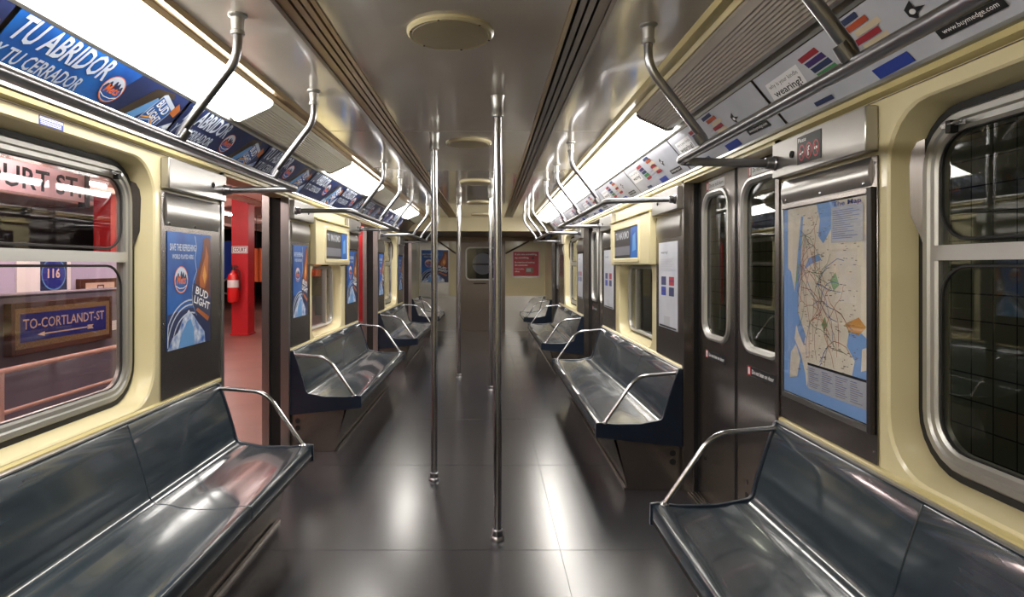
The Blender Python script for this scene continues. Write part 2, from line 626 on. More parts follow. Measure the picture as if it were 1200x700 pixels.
def small_window(n, s, y0, y1, z0=.765, z1=1.30):
    r = struct(empty('window_%d' % n, (X(s, -.09), (y0 + y1) / 2, z0)))
    xi, xo = X(s, -.078), X(s, -.108)
    cy, cz, w, h = (y0 + y1) / 2, (z0 + z1) / 2, y1 - y0, z1 - z0
    L = lambda x, dw, rr: [(x, a, b) for a, b in rrect(cy, cz, w - dw, h - dw, rr)]
    fr = MB()
    fr.loft([L(xo, 0, .08), L(xi, 0, .08), L(xi - s * .006, .012, .075), L(xi, .035, .07), L(xo, .05, .06), L(xo, 0, .08)], M_alu)
    fr.box(xi - s * .004, xo, y0 + (y1 - y0) * .72, y0 + (y1 - y0) * .72 + .03, z0 + .02, z1 - .02, M_alu)
    fr.build('window_frame', r)
    g = MB()
    g.box(xi + s * .012, xi + s * .016, y0 + .015, y1 - .015, z0 + .015, z1 - .015, M_glass if s < 0 else M_glassd)
    g.build('pane', r)
    return r


BAYS = {-1: [('big', 1.28, 2.61, 1.36, 2.54), ('small', 4.79, 5.96, 4.89, 5.80), ('big', 8.2, 9.40, 8.30, 9.30)],
        1: [('big', .45, 1.765, .53, 1.70), ('small', 4.11, 5.44, 4.27, 5.28), ('big', 7.8, 9.2, 7.92, 9.06)]}
M_lowwall = M_steeld
nwin = 1
for s in (-1, 1):
    wl = MB()
    sl = MB()
    xi, xo = X(s, 0), X(s, -WALL_T)
    edges = [Y0] + [e for p in DOORS[s] for e in p] + [Y1]
    segs = [(edges[i], edges[i + 1]) for i in range(0, len(edges), 2)]
    bays = BAYS[s]
    for a, b in segs:
        wl.box(xi, xo, a, b, 0, .70, M_lowwall)
        mine = [q for q in bays if q[1] >= a and q[2] <= b]
        pos = a
        for kind, b0, b1, w0, w1 in mine:
            wl.box(xi, xo, pos, b0, .70, 1.80, M_cream)
            z1, ztop = (1.80, 1.745) if kind == 'big' else (1.32, 1.34)
            zt = 1.80
            cy, cz = (b0 + b1) / 2, (.70 + zt) / 2
            z_lo = .725
            z_hi = 1.742 if kind == 'big' else 1.325
            n = 6
            outer = rrect((b0 + b1) / 2, (.70 + zt) / 2, b1 - b0, zt - .70, .0001, n)
            cyw, czw = (w0 + w1) / 2, (z_lo + z_hi) / 2
            ww, hh = (w1 - w0), z_hi - z_lo
            R = .15 if kind == 'big' else .10
            l0 = [(xi, p, q) for p, q in outer]
            l1 = [(xi, p, q) for p, q in rrect(cyw, czw, ww + .075, hh, R, n)]
            l1b = [(xi + s * .006, p, q) for p, q in rrect(cyw, czw, ww + .060, hh - .012, R, n)]
            zb0, zb1 = (.765, 1.70) if kind == 'big' else (.765, 1.30)
            l2 = [(xi + s * .078, p, q) for p, q in rrect(cyw, (zb0 + zb1) / 2, ww + .038, zb1 - zb0 + .038, R - .01, n)]
            l3 = [(xo, p, q) for p, q in rrect(cyw, (zb0 + zb1) / 2, ww + .038, zb1 - zb0 + .038, R - .01, n)]
            l4 = [(xo, p, q) for p, q in outer]
            wl.loft([l0, l1, l1b, l2, l3, l4, l0], M_cream)
            pos = b1
            (big_window if kind == 'big' else small_window)(nwin, s, w0, w1)
            nwin += 1
        wl.box(xi, xo, pos, b, .70, 1.80, M_cream)
        # sill moulding and hairline joint
        sl.prism_y([(xi, .70), (xi - s * .012, .702), (xi - s * .012, .716), (xi, .722)], a, b, M_creamedge)
        sl.box(xi, xi - s * .002, a, b, 1.7765, 1.7795, M_bronze)
    # head over the doors
    for a, b in DOORS[s]:
        wl.box(X(s, 0), X(s, -WALL_T), a, b, 1.785, 1.86, M_creamedge)
    # outer skin above the door heads
    wl.box(X(s, -WALL_T), X(s, -WALL_T - .02), Y0, Y1, 1.80, 2.3, M_dark)
    struct(sl.build('trim_39' if s < 0 else 'trim_40'))
    struct(wl.build('wall_left' if s < 0 else 'wall_right', smooth=22))

# roof and rear closure of the car
rf = MB()
rf.box(-DL - .13, DR + .13, Y0 - .1, Y1 + .2, 2.3, 2.34, M_dark)
struct(rf.build('trim_12'))
rw = MB()
rw.box(-DL, DR, Y0 - .05, Y0, 0, 2.14, M_cream)
rw.box(CX - .4, CX + .4, Y0, Y0 + .02, .02, 1.85, M_steeld)
rw.box(CX - .25, CX + .25, Y0 + .02, Y0 + .024, 1.05, 1.65, M_black)
struct(rw.build('wall_rear'))

# ------------------------------------------------------------------ doorways
dn = 1


def door_leaf(n, s, y0, y1, hinge_hi):
    """closed sliding leaf with rounded window"""
    r = struct(empty('door_%d' % n, (X(s, -.08), (y0 + y1) / 2, 0)))
    xi, xo = X(s, -.07), X(s, -.10)
    cy = (y0 + y1) / 2
    z0, z1 = .915, 1.69
    ww = (y1 - y0) - .17
    lf = MB()
    n6 = 6
    outer = rrect(cy, .90, y1 - y0 - .004, 1.77, .0001, n6)
    inn = rrect(cy, (z0 + z1) / 2, ww, z1 - z0, .10, n6)
    lf.loft([[(xi, p, q) for p, q in outer], [(xi, p, q) for p, q in inn], [(xo, p, q) for p, q in inn], [(xo, p, q) for p, q in outer], [(xi, p, q) for p, q in outer]], M_steeld)
    lf.build('leaf', r)
    fr = MB()
    L = lambda x, dw, rr: [(x, p, q) for p, q in rrect(cy, (z0 + z1) / 2, ww + dw, z1 - z0 + dw, rr)]
    fr.loft([L(xi, .03, .115), L(xi - s * .012, .022, .11), L(xi - s * .014, .0, .10), L(xi - s * .006, -.03, .085), L(xi + s * .01, -.04, .08), L(xi + s * .01, .03, .115)], M_alu)
    fr.build('window_frame', r)
    g = MB()
    g.box(xi + s * .012, xi + s * .017, y0 + .07, y1 - .07, z0 - .01, z1 + .01, M_glassd)
    g.build('pane', r)
    ga = MB()
    ga.box(xi - s * .003, xo + s * .003, y0 - .004, y0 + .012, .015, 1.785, M_rubber)
    ga.box(xi - s * .003, xo + s * .003, y1 - .012, y1 + .004, .015, 1.785, M_rubber)
    ga.build('rubber_edge', r)
    hl = MB()
    hy = (y0 + .07) if hinge_hi else (y1 - .07)
    for zz in (.30, .24):
        hl.lathe((xi + s * .001, cy + .16, zz), [(.012, 0), (.012, -s * .004), (.007, -s * .004)], M_black, 12, 'x')
    hl.build('finger_hole', r)
    return r


def strip_sign(s, yl, z, w, h, txt, t, white=True):
    a = wall_art(s, yl, z, w, h, t, M_ink if not white else M_white, .001)
    a.rect(0, 0, .13, 1, M_crimson)
    a.rect(.03, .12, .10, .88, M_whit2)
    a.text(txt, .18, .28, .94, .74, M_whit2 if not white else M_ink, .01)
    return a


door_where = ['beside the subway map', 'past the middle right bench']
for di, (a, b) in enumerate(DOORS[1]):
    mid = (a + b) / 2 + .02
    door_leaf(dn, 1, mid, b - .045, False); dn += 1
    door_leaf(dn, 1, a + .045, mid, True); dn += 1
    if di < 2:
        for k, (ya, yb, nm) in enumerate(((mid, b - .045, 'far'), (a + .045, mid, 'near'))):
            c = (ya + yb) / 2
            o = strip_sign(1, c + .15, .80, .28, .042, 'Do not lean on door', -.0695, False).build('door_sticker')
            tag(o, 'black sticker low on the %s leaf of the door %s' % (nm, door_where[di]), 'sticker')
            o = strip_sign(1, c + .14, 1.71, .26, .045, 'Do not hold doors', -.0695, True).build('door_sticker')
            tag(o, 'white sticker at top of the %s leaf of the door %s' % (nm, door_where[di]), 'sticker')

for s in (-1, 1):
    for i, (a, b) in enumerate(DOORS[s]):
        j = MB()
        # far jamb: post, black pocket, outer stainless edge; near jamb mirrors it
        for yy, sg in ((b, -1), (a, 1)):
            y_a, y_b = sorted((yy, yy + sg * .03))
            j.box(X(s, .012), X(s, -.045), y_a, y_b, 0, 1.80, M_steel if s < 0 else M_steeld)
            if s > 0:
                j.box(X(s, -.045), X(s, -.11), y_a, y_b, 0, 1.80, M_rubber)
            else:
                j.box(X(s, -.045), X(s, -.125), *sorted((yy, yy + sg * .012)), 0, 1.80, M_black)
                j.box(X(s, -.125), X(s, -.175), *sorted((yy, yy + sg * .028)), 0, 1.86, M_steel)
        j.box(X(s, .012), X(s, -.11), a, b, 1.775, 1.79, M_creamedge)
        struct(j.build('trim_%d' % (13 + i + (0 if s < 0 else 3))))
        th = MB()
        th.box(X(s, .0), X(s, -.18), a, b, -.04, .006, M_plinth)
        for q in range(7):
            xx = X(s, -.01 - q * .02)
            th.box(xx, xx + .006, a + .03, b - .03, .006, .009, M_steel)
        struct(th.build('trim_%d' % (19 + i + (0 if s < 0 else 3))))

# ------------------------------------------------------------------ stainless panels beside the doorways
PANELS = [(-1, 2.61, 3.19, 'before the open near left doorway'), (-1, 4.29, 4.79, 'just past the open near left doorway'),
          (-1, 5.96, 6.53, 'at the far end of the middle left bench'), (-1, 7.69, 8.2, 'just past the second left doorway'),
          (-1, 9.40, 9.95, 'before the last left doorway'),
          (1, 1.765, 2.36, 'behind the large subway map'), (1, 3.54, 4.11, 'at the near end of the middle right bench'),
          (1, 5.44, 6.03, 'at the far end of the middle right bench'), (1, 7.23, 7.8, 'just past the second right doorway'),
          (1, 9.2, 9.75, 'before the last right doorway')]
for s, a, b, where in PANELS:
    p = empty('steel_panel', (X(s, 0), (a + b) / 2, .72), 'brushed steel wall panel ' + where, 'panel', 'steel wall panels beside the doorways')
    q = MB()
    q.box(X(s, .0015), X(s, .0068), a + .004, b - .004, .724, 1.62, M_steeld)
    q.build('sheet', p, bevel=.002)
    q = MB()   # bowed reflector plate above the poster
    n = 6
    zb_ = 1.535 if (s > 0 and a < 2) else 1.475
    prof = [(X(s, .008 + .010 * math.sin(PI * k / n)), zb_ + (1.615 - zb_) * k / n) for k in range(n + 1)] + [(X(s, .006), 1.62), (X(s, .006), zb_)]
    q.prism_y(prof, a + .03, b - .03, M_steel)
    up = q.build('upper_plate', p)
    if a < 3:
        for yy in (a + .06, (a + b) / 2, b - .06):
            q = MB()
            q.lathe((X(s, .0105), yy, zb_ + .01), [(.005, 0), (.005, -s * .004), (.002, -s * .006)], M_chrome, 10, 'x')
            q.build('rivet', up)
    q = MB()
    q.box(X(s, .0015), X(s, .04), a + .006, b - .006, 1.632, 1.765, M_steel)
    h = q.build('header_box', p, bevel=.004)
    q = MB()
    ky = a + .1 if s < 0 else b - .13
    ky = (b - .16)
    q.lathe((X(s, .04), ky, 1.70), [(.013, 0), (.013, -s * .004), (.006, -s * .006), (.005, -s * .002)], M_rubber, 14, 'x')
    q.build('lock', h)
    q = MB()
    for yy in (a + .018, b - .018):
        for zz in (.76, 1.05, 1.36, 1.6):
            if a < 3 and not (s > 0 and .8 < zz < 1.55):
                q = MB()
                q.lathe((X(s, .0068), yy, zz), [(.004, 0), (.004, -s * .002), (.0015, -s * .003)], M_chrome, 8, 'x')
                q.build('rivet', p)


# ------------------------------------------------------------------ print art
def skyline_badge(a, cx, cy, r, asp):
    """round blue badge: orange rim, skyline, script and seam; r in width units, asp=w/h"""
    ry = r * asp
    a.ell(cx, cy, r, ry, M_orange)
    a.ell(cx, cy, r * .93, ry * .93, M_ice)
    a.ell(cx, cy, r * .88, ry * .88, M_blue, a0=PI, a1=2 * PI)
    pts = []
    hs = [.15, .3, .3, .5, .5, .25, .25, .62, .62, .35, .55, .55, .2, .4, .4, .1]
    n = len(hs)
    for i, h in enumerate(hs):
        pts.append((cx - r * .8 + 1.6 * r * i / (n - 1), cy + ry * h))
    a.poly([(cx - r * .85, cy)] + pts + [(cx + r * .85, cy)], M_blued)
    a.text('Mets', cx - r * .68, cy - ry * .32, cx + r * .62, cy + ry * .30, M_orange, .02, .25)
    a.line([(cx - r * .8, cy - ry * .42), (cx - r * .3, cy - ry * .62), (cx + r * .3, cy - ry * .62), (cx + r * .8, cy - ry * .42)], .003, M_whit2)


def can(a, cx, cy, w, h, rot, asp):
    """tilted blue can with lettering; sizes in width/height units"""
    def T(u, v):
        x, yv = u * w, v * h / asp * asp
        X_, Y_ = u * w * asp, v * h
        c, s_ = math.cos(rot), math.sin(rot)
        return (cx + (X_ * c - Y_ * s_) / asp, cy + (X_ * s_ + Y_ * c))
    a.poly([T(-.5, -.5), T(.5, -.5), T(.5, .42), T(.4, .5), T(-.4, .5), T(-.5, .42)], M_ice)
    a.poly([T(-.47, -.46), T(.47, -.46), T(.47, .38), T(-.47, .38)], M_blue)
    a.line([T(-.47, -.3), T(0, -.1), T(.47, -.3)], .008, M_mapo)
    a.line([T(-.47, -.38), T(0, -.18), T(.47, -.38)], .005, M_ice)
    p0 = T(-.38, .12)
    a.text('BUD', p0[0], p0[1], p0[0] + w * .72, p0[1] + h * .24, M_whit2, .02, 0, rot)
    p0 = T(-.42, -.16)
    a.text('LIGHT', p0[0], p0[1], p0[0] + w * .82, p0[1] + h * .22, M_whit2, .02, 0, rot)


def opener_card(s, y0, y1, dark):
    """overhead beer and baseball card. Runs along the slanting channel"""
    d = D(s)
    lo = Vector((s * (d - .012 - .004), 0, 1.826 + .002)); hi = Vector((CX + s * 1.098, 0, 2.006))
    if s < 0:
        o = Vector((lo.x, y0, lo.z)); u = (0, 1, 0)
    else:
        o = Vector((lo.x, y1, lo.z)); u = (0, -1, 0)
    v = hi - lo
    wd, ht = y1 - y0, v.length
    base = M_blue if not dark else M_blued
    nrm = Vector(u).cross(v.normalized())
    a = Art(o + nrm * .006, u, v, wd, ht, base, .0015)
    asp = wd / ht
    a.poly([(.5, 0), (1, 0), (1, 1), (.64, 1)], M_blued)
    a.poly([(.60, 0), (.66, .0), (.82, .72), (.9, .8), (.88, .9), (.76, .84)], M_bronze)
    a.poly([(.64, 0), (.70, 0), (.84, .62), (.80, .7)], M_bluel)
    a.poly([(.78, 0), (.84, 0), (.85, .3), (.80, .3)], M_amber)
    can(a, .86, .42, .13, .72, -.35, asp)
    a.poly([(.90, 0), (1, 0), (1, .42), (.96, .30), (.92, .22)], M_splash)
    a.poly([(.60, 0), (.78, 0), (.74, .16), (.70, .10), (.66, .20)], M_splash)
    a.poly([(.93, .55), (.98, .5), (.99, .68), (.95, .78)], M_amber)
    a.text('TU ABRIDOR', .01, .54, .46, .91, M_ice, .02, .25)
    a.text('Y TU CERRADOR', .00, .24, .38, .46, M_ice, .015, .25)
    skyline_badge(a, .535, .50, .060, asp)
    return a


def ad_blue_poster(a, asp):
    a.rect(0, 0, 1, .34, M_blued)
    a.poly([(0, .30), (.5, .34), (1, .30), (1, .50), (.5, .44), (0, .42)], M_blue)
    # splash and can body at the bottom
    a.poly([(0, 0), (.10, .10), (.22, .14), (.34, .26), (.46, .32), (.58, .26), (.70, .18), (.84, .10), (.86, 0)], M_splash)
    a.poly([(.22, 0), (.30, .12), (.42, .22), (.50, .24), (.58, .14), (.60, 0)], M_bluel)
    for rr in (.56, .50, .40):
        a.line([(max(.006, .50 + rr * math.cos(t)), .012 + rr * .9 * math.sin(t) * asp) for t in [PI * (.42 + .62 * i / 12) for i in range(13)] if t < PI * 1.0], .007, M_ice)
    # tilted brown bottle
    a.poly([(.93, .98), (.80, .96), (.80, .86), (.76, .78), (.68, .68), (.63, .60), (.58, .50), (.62, .40), (.99, .34), (.99, .95)], M_amberd)
    a.poly([(.88, .90), (.86, .80), (.78, .70), (.72, .60), (.72, .52), (.84, .50), (.92, .60), (.94, .80)], M_amber)
    a.poly([(.84, .72), (.79, .62), (.84, .54), (.89, .62)], M_mapo)
    a.poly([(.56, .56), (.70, .53), (.97, .42), (.99, .38), (.99, .20), (.84, .18), (.64, .26), (.54, .36), (.52, .46)], M_blued)
    a.line([(.56, .58), (.53, .46), (.55, .36), (.64, .26)], .004, M_splash)
    a.line([(.60, .98), (.64, .88), (.60, .78), (.64, .66), (.57, .58)], .004, M_ice)
    a.text('BUD', .61, .46, .93, .53, M_whit2, .02, 0, -.28)
    a.text('LIGHT', .57, .38, .97, .45, M_whit2, .02, 0, -.28)
    a.poly([(.62, .31), (.66, .33), (.96, .23), (.92, .19)], M_amber)
    a.text('SAVE THE REFRESHING', .04, .84, .62, .90, M_ice, .02)
    a.text('WORLD PLAYED HERE', .09, .77, .56, .81, M_ice, .02)
    skyline_badge(a, .28, .59, .15, asp)


def poster_blue(s, y0, y1, z0, z1, label, name='beer_poster'):
    yl = y0 if s < 0 else y1
    a = wall_art(s, yl, z0, y1 - y0, z1 - z0, .0085, M_blue, .002)
    ad_blue_poster(a, (y1 - y0) / (z1 - z0))
    return tag(a.build(name), label, 'poster', 'blue beer posters on the wall panels')


poster_blue(-1, 2.655, 3.065, .93, 1.452, 'blue beer and baseball poster on the steel panel before the open near doorway')
poster_blue(-1, 4.36, 4.71, .93, 1.452, 'blue beer poster on the panel at the near end of the middle left bench')
poster_blue(-1, 6.03, 6.46, .93, 1.452, 'narrow-looking blue beer poster on the panel at the far end of the middle left bench')
poster_blue(-1, 7.77, 8.12, .93, 1.452, 'blue beer poster on the panel just past the second left doorway')
poster_blue(-1, 9.47, 9.88, .93, 1.452, 'blue beer poster on the panel before the last left doorway')

# subway map in its frame
mp_ = wall_art(1, 2.315, .835, .52, .675, .010, M_land, .002)
A = mp_
A.rect(0, 0, .055, 1, M_sea); A.rect(0, 0, 1, .04, M_sea)
A.poly([(.0, .70), (.10, .66), (.15, .55), (.19, .42), (.15, .30), (.24, .22), (.30, .12), (.32, .03), (0, .03)], M_sea)
A.poly([(.12, .46), (.16, .58), (.20, .78), (.24, .95), (.27, .95), (.24, .76), (.21, .56), (.20, .44), (.30, .33), (.28, .27), (.20, .34)], M_sea)
A.poly([(.44, 1), (.66, 1), (.70, .94), (.60, .86), (.52, .80), (.46, .84), (.48, .92)], M_sea)
A.poly([(.28, .67), (.34, .73), (.46, .75), (.50, .72), (.38, .70)], M_sea)
A.poly([(.30, .03), (.34, .12), (.48, .08), (.70, .10), (.82, .16), (.86, .26), (.78, .32), (.80, .38), (.90, .40), (1, .36), (1, .03)], M_sea)
A.poly([(.08, .08), (.10, .22), (.17, .27), (.23, .20), (.19, .10)], M_land)
A.poly([(.92, .22), (1, .24), (1, .34), (.93, .32)], M_land)
A.poly([(.76, .42), (.90, .46), (.97, .42), (.90, .38), (.80, .39)], M_mapo)
A.poly([(.60, .62), (.66, .66), (.70, .60), (.64, .57)], M_mapg)
A.poly([(.17, .60), (.19, .60), (.21, .70), (.19, .70)], M_mapg)
A.poly([(.50, .40), (.54, .44), (.57, .40), (.53, .37)], M_mapg)
M_routes = [mat('route_orange', (196, 130, 90), .5), mat('route_green', (110, 150, 116), .5), mat('route_red', (176, 96, 90), .5), mat('route_blue', (96, 120, 176), .5), mat('route_grey', (140, 128, 118), .5)]
rr = random.Random(4)
for k in range(64):
    x0_, y0_ = rr.choice([(.20, .55), (.36, .40), (.50, .50), (.58, .30), (.30, .85), (.45, .60), (.66, .48), (.24, .70)])
    pts = [(x0_, y0_)]
    ang = rr.uniform(0, 2 * PI)
    for q in range(rr.randint(3, 6)):
        ang += rr.uniform(-.6, .6)
        nx, ny = pts[-1][0] + .07 * math.cos(ang), pts[-1][1] + .06 * math.sin(ang)
        if not (.2 < nx < .95 and .16 < ny < .97):
            break
        pts.append((nx, ny))
    A.line(pts, .0022, M_routes[k % 5])
    A.layer = max(A.layer - 1, 1) if k % 4 else A.layer
for k in range(240):
    x0_, y0_ = rr.uniform(.2, .9), rr.uniform(.14, .97)
    A.line([(x0_, y0_), (x0_ + rr.uniform(.01, .03), y0_)], .0025, M_routes[4])
    A.layer -= 1
A.layer += 1
A.rect(.62, .80, .95, .97, M_cardg)
A.text('The Map', .64, .965, .93, .995, M_pr_blu, .01)
A.rect(.34, .06, .98, .18, M_cardg)
A.rect(.34, .18, .98, .192, M_ink)
for k in range(10):
    for q in range(4):
        A.line([(.36 + q * .155, .075 + k * .01), (.36 + q * .155 + rr.uniform(.06, .13), .075 + k * .01)], .002, M_routes[3 if k % 2 else 4])
        A.layer -= 1
for k in range(14):
    A.line([(.64, .82 + k * .01), (.64 + rr.uniform(.1, .28), .82 + k * .01)], .002, M_routes[3])
    A.layer -= 1
A.layer += 1
mr_ = empty('map_case', (DR, 2.05, .81), 'large framed street and subway map on the near right steel panel', 'map')
A.build('map_sheet', mr_)
q = MB()
x0_, x1_ = X(1, .008), X(1, .022)
ya, yb, za, zb = 1.775, 2.335, .81, 1.53
q.box(x0_, x1_, ya, ya + .022, za, zb, M_dark)
q.box(x0_, X(1, .014), yb - .016, yb, za, zb, M_steel)
q.box(x0_, x1_, ya + .022, yb - .016, zb - .018, zb, M_steeld)
q.box(x0_, X(1, .014), ya + .022, yb - .016, za, za + .02, M_steel)
q.build('case_frame', mr_, bevel=.002)
q = MB()
q.box(X(1, .0175), X(1, .019), ya + .02, yb - .014, za + .018, zb - .016, M_glass)
q.build('case_pane', mr_)


def notice(y0, y1, z0, z1, label, dark=False):
    a = wall_art(1, y1, z0, y1 - y0, z1 - z0, .0085, M_cardg, .002)
    a.text('wearing?', .12, .86, .5, .90, M_ink, .01)
    for (cx, cy, m) in ((.28, .55, M_pr_nav), (.70, .55, M_pr_red), (.28, .43, M_pr_blu), (.70, .43, M_pr_nav)):
        a.rect(cx - .13, cy - .05, cx + .13, cy + .05, m)
        a.rect(cx - .13, cy - .005, cx + .13, cy + .008, M_pr_pur)
    a.rect(.3, .04, .62, .14, M_grey)
    a.rect(.05, .01, .95, .03, M_ink)
    for k in range(7):
        a.line([(.1, .80 - k * .02), (.85 - .1 * (k % 3), .80 - k * .02)], .003, M_grey)
        a.layer -= 1
    return tag(a.build('notice_poster'), label, 'poster', 'white notices on the right wall panels')


notice(3.63, 4.03, .91, 1.45, 'white notice with small dark pictures above the near end of the middle right bench')
notice(5.50, 5.95, .91, 1.45, 'white notice on the steel panel at the far end of the middle right bench')
notice(7.32, 7.70, .91, 1.45, 'white notice just past the second doorway on the right')

# rate stickers on the header box of the map panel
a = wall_art(1, 2.16, 1.655, .155, .095, .0405, M_ink, .001)
for k, c in enumerate((.2, .5, .8)):
    a.ell(c, .40, .13, .30, M_crimson)
    a.ell(c, .40, .10, .24, M_ink)
a.line([(.12, .35), (.28, .42)], .006, M_whit2); a.text('f', .45, .22, .55, .58, M_whit2, .02)
a.rect(.74, .36, .87, .46, M_whit2)
for c in (.2, .5, .8):
    a.line([(c - .08, .60), (c + .08, .20)], .004, M_crimson)
a.text('Please', .06, .78, .40, .93, M_whit2, .01)
tag(a.build('prohibition_sticker'), 'black sticker with three red prohibition rings above the large map', 'sticker')
a = wall_art(-1, 1.60 + .31, 1.742, .11, .030, .0005, M_pr_blu, .001)
a.rect(.03, .62, .97, .92, M_whit2); a.text('NOTICE OF PENALTY', .06, .66, .94, .88, M_pr_blu, .01)
for k in range(3):
    a.line([(.05, .48 - k * .16), (.9, .48 - k * .16)], .002, M_whit2)
tag(a.build('notice_sticker'), 'small blue and white sticker on the cream wall above the near left window', 'sticker')

# ------------------------------------------------------------------ overhead advertising cards
Lc = ['cut by the left picture edge', 'above the near left window', 'above the near left steel panel',
      'over the open near doorway', 'over the middle left bench, near end', 'over the middle left bench, centre',
      'over the middle left bench, far end', 'over the second left doorway', 'over the third left bench']
y = .70
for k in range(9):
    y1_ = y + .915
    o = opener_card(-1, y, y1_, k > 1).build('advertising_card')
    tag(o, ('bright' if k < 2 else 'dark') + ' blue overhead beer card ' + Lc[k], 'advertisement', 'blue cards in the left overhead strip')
    y = y1_ + .02


def cover_card(y0, y1):
    s = 1
    lo = Vector((s * (DR - .016), 0, 1.828)); hi = Vector((CX + 1.098, 0, 2.006))
    v = (hi - lo) * .9
    nrm = Vector((0, -1, 0)).cross(v.normalized())
    a = Art(Vector((lo.x, y1, lo.z)) + nrm * .006, (0, -1, 0), v, y1 - y0, v.length, M_cardg, .0015)
    a.poly([(.02, .40), (.24, .42), (.255, .82), (.04, .80)], M_white)
    a.line([(.02, .40), (.24, .42), (.255, .82)], .0015, M_grey)
    a.text('why is your kindle', .05, .66, .235, .76, M_ink, -.005)
    a.text('wearing?', .05, .47, .23, .64, M_ink, .012)
    for k, (m, dx) in enumerate(((M_pr_red, 0), (M_pr_pur, .012), (M_pr_nav, .02), (M_pr_grn, .028), (M_pr_red, .036))):
        zz = .86 - k * .115
        a.poly([(.275 + dx, zz), (.275 + dx + .10, zz + .02), (.275 + dx + .105, zz - .075), (.275 + dx + .005, zz - .09)], m)
    for k in range(6):
        zz = .34 + k * .055
        a.poly([(.40 + .018 * k, zz), (.52 + .012 * k, zz + .04), (.52 + .012 * k, zz), (.40 + .018 * k, zz - .02)], M_grey if k % 2 else M_ice)
    for k, (m, dx) in enumerate(((M_pr_nav, .03), (M_pr_or, .05), (M_pr_crm, .08), (M_pr_red, .06), (M_pr_crm, .075), (M_pr_red, .09))):
        zz = .96 - k * .105
        a.poly([(.46 + dx, zz), (.46 + dx + .10, zz + .015), (.46 + dx + .10, zz - .07), (.46 + dx, zz - .085)], m)
    a.poly([(.50, .18), (.64, .20), (.645, .04), (.505, .02)], M_pr_blu)
    a.rect(.20, .06, .30, .14, M_pr_nav)
    a.poly([(.715, .65), (.745, .72), (.742, .62), (.772, .58), (.74, .55), (.735, .46), (.715, .55)], M_ink)
    a.ell(.732, .585, .009, .035, M_white)
    a.rect(.745, .13, .925, .26, M_ink)
    a.text('www.buymedge.com', .76, .155, .91, .235, M_whit2, .005)
    return a


Rc = ['above the large map, nearest', 'over the closed near right doors', 'over the middle right bench, near end',
      'over the middle right bench, far end', 'just before the second right doorway', 'over the second right doorway', 'over the third right bench, near half', 'over the third right bench, far half']
y = 1.20
for k in range(8):
    o = cover_card(y, y + 1.06).build('advertising_card')
    tag(o, 'pale overhead card with coloured cover stacks ' + Rc[k], 'advertisement', 'pale cards in the right overhead strip')
    y += 1.08

# ------------------------------------------------------------------ light fixtures in the coves
FIX = {-1: [(-1.55, -.37, 1, 'added behind the camera for more light'), (-.37, 1.28, 1, 'cut by the left picture edge'), (1.28, 2.93, 1, 'over the near left window'), (2.93, 4.58, 0, 'over the open near left doorway'),  # rear left fixture is an addition, lit to brighten the car
            (4.58, 6.0, 1, 'over the middle left bench'), (6.0, 7.65, 0, 'over the second left doorway'), (7.65, 9.0, 1, 'over the third left bench'), (9.0, 10.15, 0, 'at the far end of the left cove')],
       1: [(-1.55, -.18, 0, 'added behind the camera for more light'), (-.18, 1.47, 0, 'cut by the right picture edge'), (1.47, 3.12, 0, 'over the large map'), (3.12, 4.77, 1, 'nearest the camera in the right row'),
           (4.77, 6.42, 1, 'over the far half of the middle right bench'), (6.42, 8.07, 1, 'over the second right doorway'), (8.07, 9.72, 1, 'over the third right bench')]}
for s in (-1, 1):
    for a, b, lit, where in FIX[s]:
        r = empty('ceiling_light', (CX + s * .98, (a + b) / 2, 2.05), ('lit white' if lit else 'unlit ribbed') + (' left' if s < 0 else ' right') + ' cove light ' + where, 'light', 'cove lights')
        P = [(.8885, 2.106), (.8895, 2.068), (.905, 2.055), (1.045, 1.992), (1.068, 1.996), (1.086, 2.022)]
        if not lit:
            Q = P[:3]
            n = 22
            for k in range(1, n):
                f = k / n
                off = .004 if k % 2 else 0
                Q.append((.905 + .14 * f - off * .4, 2.055 - .063 * f - off))
            P = Q + P[3:]
        prof = [(CX + s * p, z) for p, z in P]
        q = MB()
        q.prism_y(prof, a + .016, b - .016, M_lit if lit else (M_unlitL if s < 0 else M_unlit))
        q.build('lens', r, smooth=20)
        P2 = [(.8882, 2.108), (.8875, 2.064), (.904, 2.05), (1.045, 1.986), (1.072, 1.991), (1.0875, 2.0235)]
        pr = [(CX + s * p, z) for p, z in P2]
        for ea in (a + .002, b - .016):
            q = MB()
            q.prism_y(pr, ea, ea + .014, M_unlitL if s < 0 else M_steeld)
            q.build('end_cap', r)

# ------------------------------------------------------------------ ceiling discs
for k, yy in enumerate((.22, 2.12, 4.02, 5.9, 7.8, 9.6)):
    q = MB()
    c = (CX + .005, yy, CEIL)
    r = empty('ceiling_disc', (c[0], yy, CEIL), '', '')
    q.lathe(c, [(.150, 0), (.150, -.008), (.142, -.016), (.134, -.014)], M_disc, 40)
    q.build('rim', r)
    q = MB()
    q.lathe((c[0], yy, CEIL - .012), [(.132, 0), (.130, -.004), (.05, -.006), (.01, -.006)], mat('disc_face', (172, 160, 132), .4, noise=(160, 148, 122), bscale=8), 40)
    q.build('cover', r)
    for i in range(6 if k == 1 else 0):
        an = i * PI / 3 + .3
        q = MB()
        q.lathe((c[0] + .139 * math.cos(an), yy + .139 * math.sin(an), CEIL - .0145), [(.004, 0), (.004, -.003), (.001, -.004)], M_bronze, 8)
        q.build('screw', r)
    lab = ['directly overhead behind the picture edge', 'largest, nearest the camera', 'second from the camera, between the middle benches', 'third from the camera', 'fourth from the camera', 'farthest, before the end bulkhead'][k]
    tag(r, 'round cream ceiling plate, ' + lab, 'ceiling plate', 'round plates down the ceiling')

